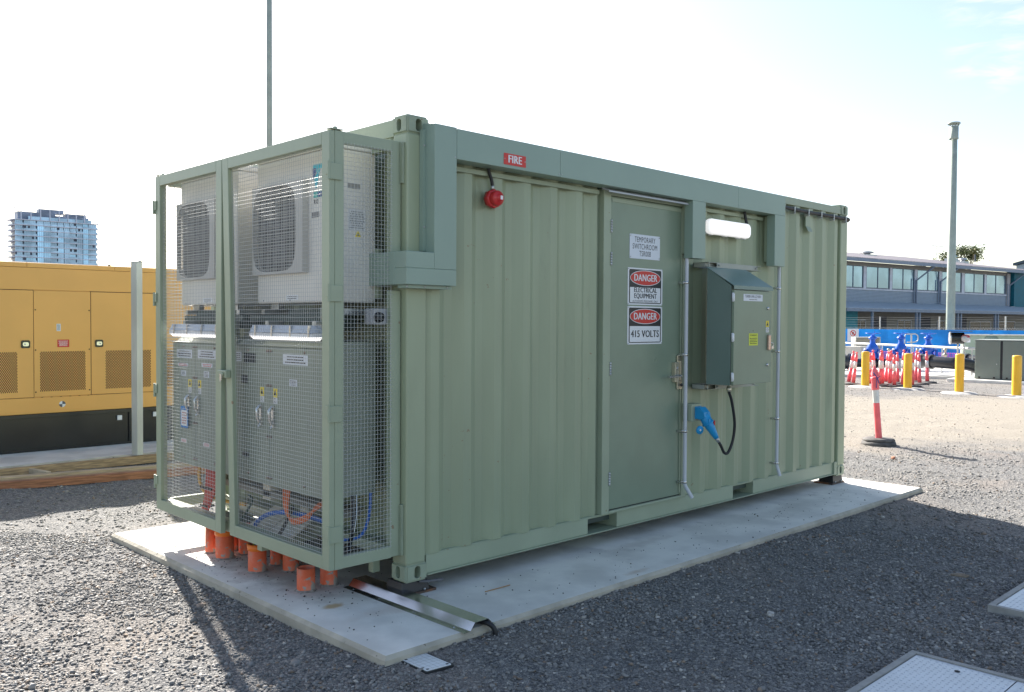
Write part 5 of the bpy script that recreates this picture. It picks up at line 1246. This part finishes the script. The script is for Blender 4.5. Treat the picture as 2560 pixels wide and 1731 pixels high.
# ================================================================= CABINETS AT RIGHT
ca, cb, cc_ = gpt(2438, 955), gpt(2502.6, 958), gpt(2625, 966)
d_ = (cb-ca); d_.z = 0; d_.normalize(); nn = Vector((-d_.y, d_.x, 0))
if nn.dot(_f) < 0: nn = -nn
W1 = (cb-ca).xy.length
e = empty('equipment_cabinet', Vector((ca.x, ca.y, GZ))+d_*W1, 'grey green two door ground cabinet behind the right hand bollards', 'cabinet'); e.rotation_euler = (0, 0, math.atan2(d_.y, d_.x))
M_ = MB(); M_.box(-W1-.03, 1.75, .02, 1.1, .10, 1.345); M_.build('enclosure', CABG, e, bevel=.01)
M_ = MB(); M_.box(-W1-.05, 1.77, -.01, 1.12, 1.346, 1.375); M_.build('lid', mat('lid_pale', (.40, .43, .40), .5), e, bevel=.008)
for a_, b_ in ((-W1-.01, -.035), (.035, 1.3)):
    M_ = MB(); M_.box(a_, b_, -.008, .019, .12, 1.33); dd = M_.build('door', CABG, e, bevel=.008)
    M_ = MB(); M_.box(a_+.1, a_+.16, -.016, -.0085, .13, .18); M_.box(b_-.2, b_-.14, -.016, -.0085, .13, .18); M_.build('lock_pad', BLKP, dd)
    M_ = MB(); M_.lathe([(0, -.012), (.015, -.011), (.015, -.0085)], (b_-.1, 0, .6), 10, 'y'); M_.build('keyhole', STEEL, dd)
M_ = MB(); M_.box(-.03, .03, .012, .0195, .12, 1.33); M_.build('door_gap', DARK, e)
M_ = MB(); M_.box(-W1-.7, 2.2, -.55, 1.6, -.05, .095); M_.build('concrete_plinth', CONC, e, bevel=.02)
q = at(2500, 838, 34.5)
e = empty('green_skid', (q.x, q.y, GZ), 'long low sage green skid unit behind the grey green cabinet', 'skid'); e.rotation_euler = (0, 0, math.atan2(v.y, v.x)); M_ = MB(); M_.box(-1.3, 3.6, 0, .5, .05, q.z-GZ-.03); M_.build('skid_body', mat('skid_green', (.30, .37, .29), .45), e, bevel=.02)
M_ = MB(); M_.box(-1.35, 3.65, -.04, .55, q.z-GZ-.029, q.z-GZ+.02); M_.build('skid_top', mat('skid_top', (.55, .55, .47), .5), e)
for x in (-1.1, .35, 1.75, 2.15):
    M_ = MB(); M_.box(x-.07, x+.07, -.012, -.0005, q.z-GZ-.30, q.z-GZ-.18); M_.build('small_label', WHITE, e)
M_ = MB(); M_.lathe([(0, -.03), (.25, -.03), (.25, .0)], (-.30, 0, q.z-GZ-.22), 20, 'y'); M_.build('round_hatch', mat('hatch_g', (.22, .28, .22), .5), e)

# ================================================================= FENCE WITH BLUE SHADE CLOTH
e = empty('site_fence', (41.6, 12, GZ), 'chain link fence with bright blue shade cloth and strands of wire behind the valves', 'fence'); fx = lambda y: 41.0+.11*(y-8)
ya, yb = 3.0, 27.0
m = mb(e); n = 60; V = []
for i in range(n+1):
    y = ya+(yb-ya)*i/n; xx = fx(y)-.05-.03*math.sin(i*1.7)-.03*math.sin(i*.6)
    V += [(xx, y, GZ+.03), (xx-.02*math.sin(i*2.3), y, .7), (xx, y, 1.44+.02*math.sin(i*3.14))]
F = []
for i in range(n): F += [(3*i, 3*i+3, 3*i+4, 3*i+1), (3*i+1, 3*i+4, 3*i+5, 3*i+2)]
m.add(V, F); o = m.build('shade_cloth', SHADE, e); sdm = o.modifiers.new('s', 'SOLIDIFY'); sdm.thickness = .006
pys = [3.2, 6.1, 8.98, 12.0, 15.03, 18, 21, 24]
for y in pys:
    m = mb(e); m.tube([(fx(y)+.03, y, GZ), (fx(y)+.03, y, 2.08)], .035, 8); m.build('fence_post', GALV, e)
m = mb(e); z0, z1 = 1.40, 1.56; st = .07; y = ya
while y < yb-.1:
    x_ = fx(y)+.0
    m.tube([(x_, y, z0), (x_, y+.07, z1)], .0045, 3, cap=False); m.tube([(x_, y+.07, z0), (x_, y, z1)], .0045, 3, cap=False); y += st
m.build('chain_link', GALV, e)
for z in (1.70, 1.83, 1.96, 2.06):
    m = mb(e); P = []
    for a_, b_ in zip(pys, pys[1:]):
        for k in range(6): t = k/6; y = a_+(b_-a_)*t; P.append((fx(y), y, z-.03*math.sin(math.pi*t)))
    m.tube(P, .0035, 4); m.build('wire_strand', mat('dark_wire', (.2, .21, .22), .5) if z < 1.75 else bpy.data.materials['dark_wire'], e)
q = (fx(16.2)-.12, 16.2, 1.35)
m = mb(e); m.box(q[0]-.01, q[0], 16.12, 16.72, .80, 1.45); sg = m.build('prohibition_sign', WHITE, e)
m = mb(e); XX = lambda p: (q[0]-.012-p[2], 16.42-p[0], 1.22+p[1]); R = lambda r, n=20: [(r*math.cos(2*math.pi*i/n), r*math.sin(2*math.pi*i/n)) for i in range(n)]
slab2d(m, R(.16), 0, .004, XX); rg = m.build('red_ring', REDI, sg); m = mb(e); slab2d(m, R(.125), .004, .008, XX); m.build('ring_centre', WHITE, sg); m = mb(e); slab2d(m, [(-.12, .08), (-.08, .12), (.12, -.08), (.08, -.12)], .008, .011, XX); m.build('slash', REDI, sg)
m = mb(e); slab2d(m, [(-.05, -.07), (.05, -.07), (.04, .07), (-.04, .07)], .0081, .010, XX); m.build('pictogram', BLACKI, sg)
e = empty('barrier_mesh', (39.6, 11.5, GZ), 'low purple plastic barrier mesh in front of the blue shade cloth', 'barrier'); m = mb(e)
for i in range(90):
    y = 7+i*.1; m.bar((39.6+.03*math.sin(i), y, GZ), (39.6+.03*math.sin(i), y, .40), .02)
for j in range(7): m.bar((39.6, 7, GZ+.06+j*.08), (39.6, 16, GZ+.06+j*.08), .02)
m.build('net', PURP, e)

# ================================================================= LONG TWO STOREY BUILDING
HB = math.radians(-9.6); BO = Vector((59.417, 25.051, 0))
b = empty('office_building', BO, 'long two storey building with upper windows and pale roof behind the blue fence', 'building', rz=HB)
def L_(): return MB()
XL, XR = -14, 23.3
m = L_(); m.box(XL, XR-.5, 0, 9, 3.0, 4.25); k = 0
for i in range(9):
    z = 3.34+i*.105; m.prism([(-.001, z), (-.03, z+.03), (-.03, z+.06), (-.001, z+.09)], 0, XL, XR-.55)
m.build('upper_wall', CLAD, b)
m = L_(); m.box(XL, XR-.5, -.02, 9, 6.0, 6.3); m.build('soffit_band', CLADD, b)
m = L_(); m.box(XL, XR-.5, .10, 9, 4.25, 6.0); m.build('wall_behind_windows', mat('interior_dim', (.10, .13, .15), .8), b)
wins = [(-10.2, -7.2), (-6.9, -3.9), (-3.6, -.75), (-.55, 1.89), (2.24, 5.23), (5.54, 8.54), (8.93, 12.04), (12.45, 15.43), (15.87, 19.01), (19.34, 22.59)]
for a, c in wins:
    m = L_(); m.box(a, c, -.035, .0, 4.36, 4.44); m.box(a, c, -.035, .0, 5.96, 6.0); m.box(a, a+.06, -.035, .0, 4.44, 5.96); m.box(c-.06, c, -.035, .0, 4.44, 5.96); mid = (a+c)/2; m.box(mid-.035, mid+.035, -.02, .03, 4.44, 5.96)
    fr = m.build('window', mat('sash_dark', (.10, .13, .18), .4) if a == wins[0][0] else bpy.data.materials['sash_dark'], b)
    m = L_(); m.box(a+.06, mid-.035, .01, .03, 4.44, 5.96); m.box(mid+.035, c-.06, .01, .03, 4.44, 5.96); m.build('pane', GLASSB, fr)
for a, c in zip(wins, wins[1:]):
    m = L_(); m.box(a[1]+.003, c[0]-.003, -.05, .0, 4.36, 6.0); m.build('mullion_panel', FRAMEW, b)
m = L_(); m.box(XL, XR-.6, -.08, -.0, 4.255, 4.355); m.build('window_sill', FRAMEW, b)
m = L_(); m.box(XR-.62, XR-.1, -.12, .3, 3.2, 6.2); m.build('end_pilaster', mat('pilaster', (.42, .40, .40), .6), b)
m = L_(); m.add([(XL, -1.0, 6.50), (25.6, -1.0, 6.50), (25.6, 11, 8.35), (XL, 11, 8.35), (XL, -1.0, 6.46), (25.6, -1.0, 6.46), (25.6, 11, 8.31), (XL, 11, 8.31)], [(0,1,2,3),(7,6,5,4),(0,4,5,1),(1,5,6,2),(2,6,7,3),(3,7,4,0)])
for i in range(190):
    x = XL+.1+i*.208; m.add([(x, -1.0, 6.503), (x+.07, -1.0, 6.503), (x+.07, 11, 8.353), (x, 11, 8.353), (x+.035, -1.0, 6.535), (x+.035, 11, 8.385)], [(0,4,5,3),(4,1,2,5),(0,1,4)])
m.build('roof', ROOFP, b)
m = L_(); m.box(XL, 25.5, -1.02, -.92, 6.22, 6.455); m.build('gutter', FASC, b)
m = L_(); m.box(XL, 25.5, -.91, 0, 6.38, 6.42); m.build('eave_soffit', CLADD, b)
for x in (8.67, 12.12, 23.03, -4.0):
    for sx in ((1,) if x != 8.67 and x != 12.12 else (1,)):
        m = L_(); m.tube([(x+.02, -.12, 3.3), (x+.02, -.12, 5.15), (x+1.1, -.95, 6.25)], .065, 8); m.tube([(x-.28, -.12, 3.3), (x-.28, -.12, 5.3)], .05, 8); m.box(x-.4, x+.3, -.5, -.05, 3.28, 3.34); m.build('downpipe', FASC, b)
# lower awning roof
m = L_(); ZE, ZW = 2.80, 3.35
m.add([(-4.3, -3, ZE), (30, -3, ZE), (30, -.04, ZW), (-4.3, -.04, ZW), (-4.3, -3, ZE-.03), (30, -3, ZE-.03), (30, -.04, ZW-.03), (-4.3, -.04, ZW-.03)], [(0,1,2,3),(7,6,5,4),(0,4,5,1),(1,5,6,2),(2,6,7,3),(3,7,4,0)])
for i in range(170):
    x = -4.2+i*.2; m.add([(x, -3.01, ZE+.003), (x+.08, -3.01, ZE+.003), (x+.08, -.04, ZW+.003), (x, -.04, ZW+.003), (x+.04, -3.01, ZE+.035), (x+.04, -.04, ZW+.035)], [(0,4,5,3),(4,1,2,5),(0,1,4)])
m.build('awning_roof', ROOFB, b)
m = L_(); m.box(-4.3, 30, -3.0, -2.93, ZE-.22, ZE-.04); m.build('awning_beam', FASC, b)
for x in (-1.2, 4.21, 4.62, 9.79, 10.24, 15.36, 15.79, 21):
    m = L_(); m.box(x-.07, x+.07, -2.9, -2.76, GZ, ZE-.2); m.build('awning_post', FASC, b)
m = L_(); m.box(-4.0, 30, .0, 9, GZ-.1, 3.0)
for i in range(28): m.box(-3.0, 30, -.015, 0, GZ+.1+i*.105, GZ+.15+i*.105)
m.build('lower_wall', CLADD, b)
for a, c, z0 in ((.87, 2.25, .9), (6.34, 8.2, .9), (11.87, 13.8, .9), (16.78, 20.2, .6), (20.6, 24.3, .6)):
    m = L_(); z1 = 2.05; m.box(a, c, -.05, -.02, z0, z0+.06); m.box(a, c, -.05, -.02, z1-.06, z1); m.box(a, a+.06, -.05, -.02, z0+.06, z1-.06); m.box(c-.06, c, -.05, -.02, z0+.06, z1-.06); mid = (a+c)/2; m.box(mid-.02, mid+.02, -.045, -.02, z0+.06, z1-.06); fr = m.build('lower_window', FRAMEW, b)
    m = L_(); m.box(a+.06, c-.06, -.030, -.018, z0+.06, z1-.06); m.build('pane', GLASSD, fr)
for a, c in ((3.1, 4.9), (9.2, 10.9), (14.4, 16.3)):
    m = L_(); m.box(a, c, -.045, -.016, GZ, 2.3); m.build('dark_door', mat('door_dark_slate', (.05, .055, .075), .6) if a == 3.1 else bpy.data.materials['door_dark_slate'], b)
m = L_(); m.box(-6.5, .87, -.3, -.02, GZ, 2.78); m.build('turquoise_wall', TEALL2, b)
m = L_(); m.box(23.32, 34, -.4, 8, 3.0, 6.35); m.build('teal_wing', TEALW, b)
for (x, w_, zb, zt, lab) in ((10.6, 1.35, 7.25, 7.9, 'left'), (25.4, .9, 7.35, 8.05, 'right'), (26.4, 1.1, 7.75, 8.3, 'r2')):
    yy = 5.0 if x < 20 else (5 if x < 26 else 6.5)
    m = L_(); m.box(x-w_/2, x+w_/2, yy, yy+w_*.8, zb-.2, zb+.30); vv = m.build('roof_vent', GALV, b)
    m = L_(); m.lathe([(w_*.22, zb+.30), (w_*.22, zb+.42), (w_*.42, zb+.46), (w_*.42, zb+.56), (w_*.2, zb+.62), (0, zb+.63)], (x, yy+w_*.4, 0), 16); m.build('cowl', GALV, vv)
m = L_(); m.tube([(20.35, 5, 7.5), (20.35, 5, 8.85)], .03, 6)
m.tube([(19.3, 5, 8.82), (21.5, 5, 8.80)], .018, 5)
for i in range(9): m.tube([(19.4+i*.25, 4.7, 8.82), (19.4+i*.25, 5.3, 8.80)], .010, 4)
m.build('antenna', GALV, b)
m = L_(); m.tube([(28.8, 6, 7.8), (28.8, 6, 8.5)], .08, 8); m.build('flue', mat('dark_flue', (.10, .10, .12), .5), b)
# building at the right edge
q = at(2538, 808, 90); e = empty('grey_building', (q.x, q.y, 0), 'grey building with a dark sloping roof edge at the right border', 'building', rz=HB)
m = MB(); m.prism([(0, GZ), (0, 7.7), (-7, 9.3), (-7, GZ)], 0, 0, 12); m.build('wall', mat('pale_grey_wall', (.45, .45, .48), .7), e)
m = MB(); m.prism([(.2, 7.70), (.2, 7.95), (-7.2, 9.75), (-7.2, 9.40)], 0, -.3, 12.3); m.build('roof_edge', mat('dark_roof_edge', (.05, .07, .10), .5), e)

# ================================================================= TREE
def tree(base, H, R, label, seed, nleaf=5200):
    rd = random.Random(seed); e = empty('tree', base, label, 'tree'); m = mb(e); x, y, z = base
    m.tube([(x, y, z), (x+.1, y, z+H*.35), (x-.1, y, z+H*.6)], [.35, .28, .18], 10)
    cl_ = []
    for i in range(20):
        a = rd.uniform(0, 6.28); rr_ = R*rd.uniform(.25, .95); zz = z+H*rd.uniform(.60, .97); rr_ *= math.sqrt(max(.1, 1-((zz-z)/H-.72)**2*9))
        c = Vector((x+rr_*math.cos(a), y+rr_*math.sin(a), zz)); cl_.append((c, R*rd.uniform(.16, .34)))
        m.tube([(x-.05, y, z+H*rd.uniform(.35, .55)), ((x+c.x)/2, (y+c.y)/2, (z+H*.5+c.z)/2+.2), c], [.12, .08, .03], 6)
    m.build('trunk', BARK, e)
    m = mb(e)
    for i in range(nleaf):
        c, r = rd.choice(cl_); d = Vector((rd.gauss(0, 1), rd.gauss(0, 1), rd.gauss(0, .7)))*r*.55; p = c+d
        a = Vector((rd.gauss(0, 1), rd.gauss(0, 1), rd.gauss(0, 1))).normalized()*rd.uniform(.10, .22); bb = Vector((rd.gauss(0, 1), rd.gauss(0, 1), rd.gauss(0, 1))).normalized()*rd.uniform(.06, .13)
        m.add([p-a, p+bb, p+a, p-bb], [(0, 1, 2, 3)])
    m.build('crown', mat('gum_foliage', (.10, .12, .045), .7, var=.45, vs=.6, alt=(.20, .16, .05), ad=.56, aw=.1, as_=.5), e)
tq = at(2405, 808, 110); tree((tq.x, tq.y, 0), 11.3, 2.6, 'gum tree with an open crown rising behind the long building roof', 4)
tq = at(2345, 808, 118); tree((tq.x, tq.y, 0), 10.2, 2.2, 'smaller gum tree top just above the roof left of the taller tree', 9, 1800)
tq = at(2300, 808, 118); tree((tq.x, tq.y, 0), 10.3, 1.2, 'tiny dark tree top peeping over the roof near the antenna', 12, 900)

# ================================================================= APARTMENT TOWER
HT = math.radians(-4.6); TO = Vector((158.85, 592.08, 0))
t = empty('apartment_tower', TO, 'distant blue glass apartment tower rising above the ochre generator', 'building', rz=HT)
TW, TD = 47.8, 15.0
m = MB(); m.box(1.2, TW-.4, 1.8, TD, 0, 62.6); m.build('core', TGD, t)
bays = [(.9, 5.0, 0, 0), (5.8, 12.3, 0, 0), (12.9, 16.4, 1, 1), (16.6, 20.3, 1, 0), (20.5, 24.1, 0, 0), (24.4, 27.7, 1, 0), (28.0, 31.2, 1, 0), (31.5, 34.9, 0, 0), (35.2, 38.6, 1, 0), (38.9, 42.0, 1, 1), (42.4, 47.2, 0, 0)]
zs = [62.96-3.24*i for i in range(20)]
for i, z in enumerate(zs):
    if z < 2: break
    m = MB(); P = [(-.1+1.5, -.6), (TW-.2, -.6), (TW+.3, .2), (TW+.3, TD+.5), (-1.2, TD+.5), (-1.2, 7), (-.1, 1.0)]; m.prism(P, 2, z-.42, z)
    m.build('floor_slab', TSL, t)
    m = MB(); zb, zt = z-3.24+.02, z-.44
    rdd = random.Random(i*7)
    for a, c, flush, br in bays:
        if i == 0: flush, br = 0, 0
        if i == 1 and br == 0 and not (12 < a < 13): flush = 0
        m.k = 1 if (br and i > 0) or rdd.random() < .06 else 0
        y0 = -.15 if flush else 1.0
        nn_ = max(1, round((c-a)/1.15))
        for k in range(nn_):
            u0 = a+(c-a)*k/nn_+.05; u1 = a+(c-a)*(k+1)/nn_-.05
            if not flush and rdd.random() < .06: continue
            m.box(u0, u1, y0, y0+.1, zb, zt)
        if not flush: m.k = 0; m.box(a-.4, c+.3, -.45, -.40, zb, zb+1.05)
    for k in range(6): m.k = 0; m.box(-.6, -.5, 1.5+k*2.2, 3.4+k*2.2, zb, zb+1.1)
    m.build('window_band', [TGL, TGL2], t)
for x in (.6, 4.1, 9.5, 14.8, 20.0, 25.2, 30.2, 35.0, 39.8, 44.8, 47.4):
    m = MB(); m.box(x-.24, x+.24, -.3, .0, 62.98, 69.6); m.build('crown_post', TSL, t)
m = MB(); m.box(.4, TW, -.3, .0, 69.6, 69.9); m.box(.4, .7, -.3, 12, 69.6, 69.9); m.box(TW-.3, TW, .0, 12, 69.6, 69.9); m.build('crown_beam', TSL, t)
m = MB(); m.box(3, 24, 4, 12, 63, 68.0); m.box(15, 29, 5, 12, 68, 70.3); m.box(24, 43, 3, 12, 63, 66.6); m.box(30, 42, 5, 12, 66.6, 68.6); m.build('penthouse', mat('penthouse_slate', (.20, .25, .34), .5, var=.3, vs=.15), t)
m = MB(); m.box(8, 44, .3, .5, 63, 65.0); m.build('terrace_glass', TGL, t)
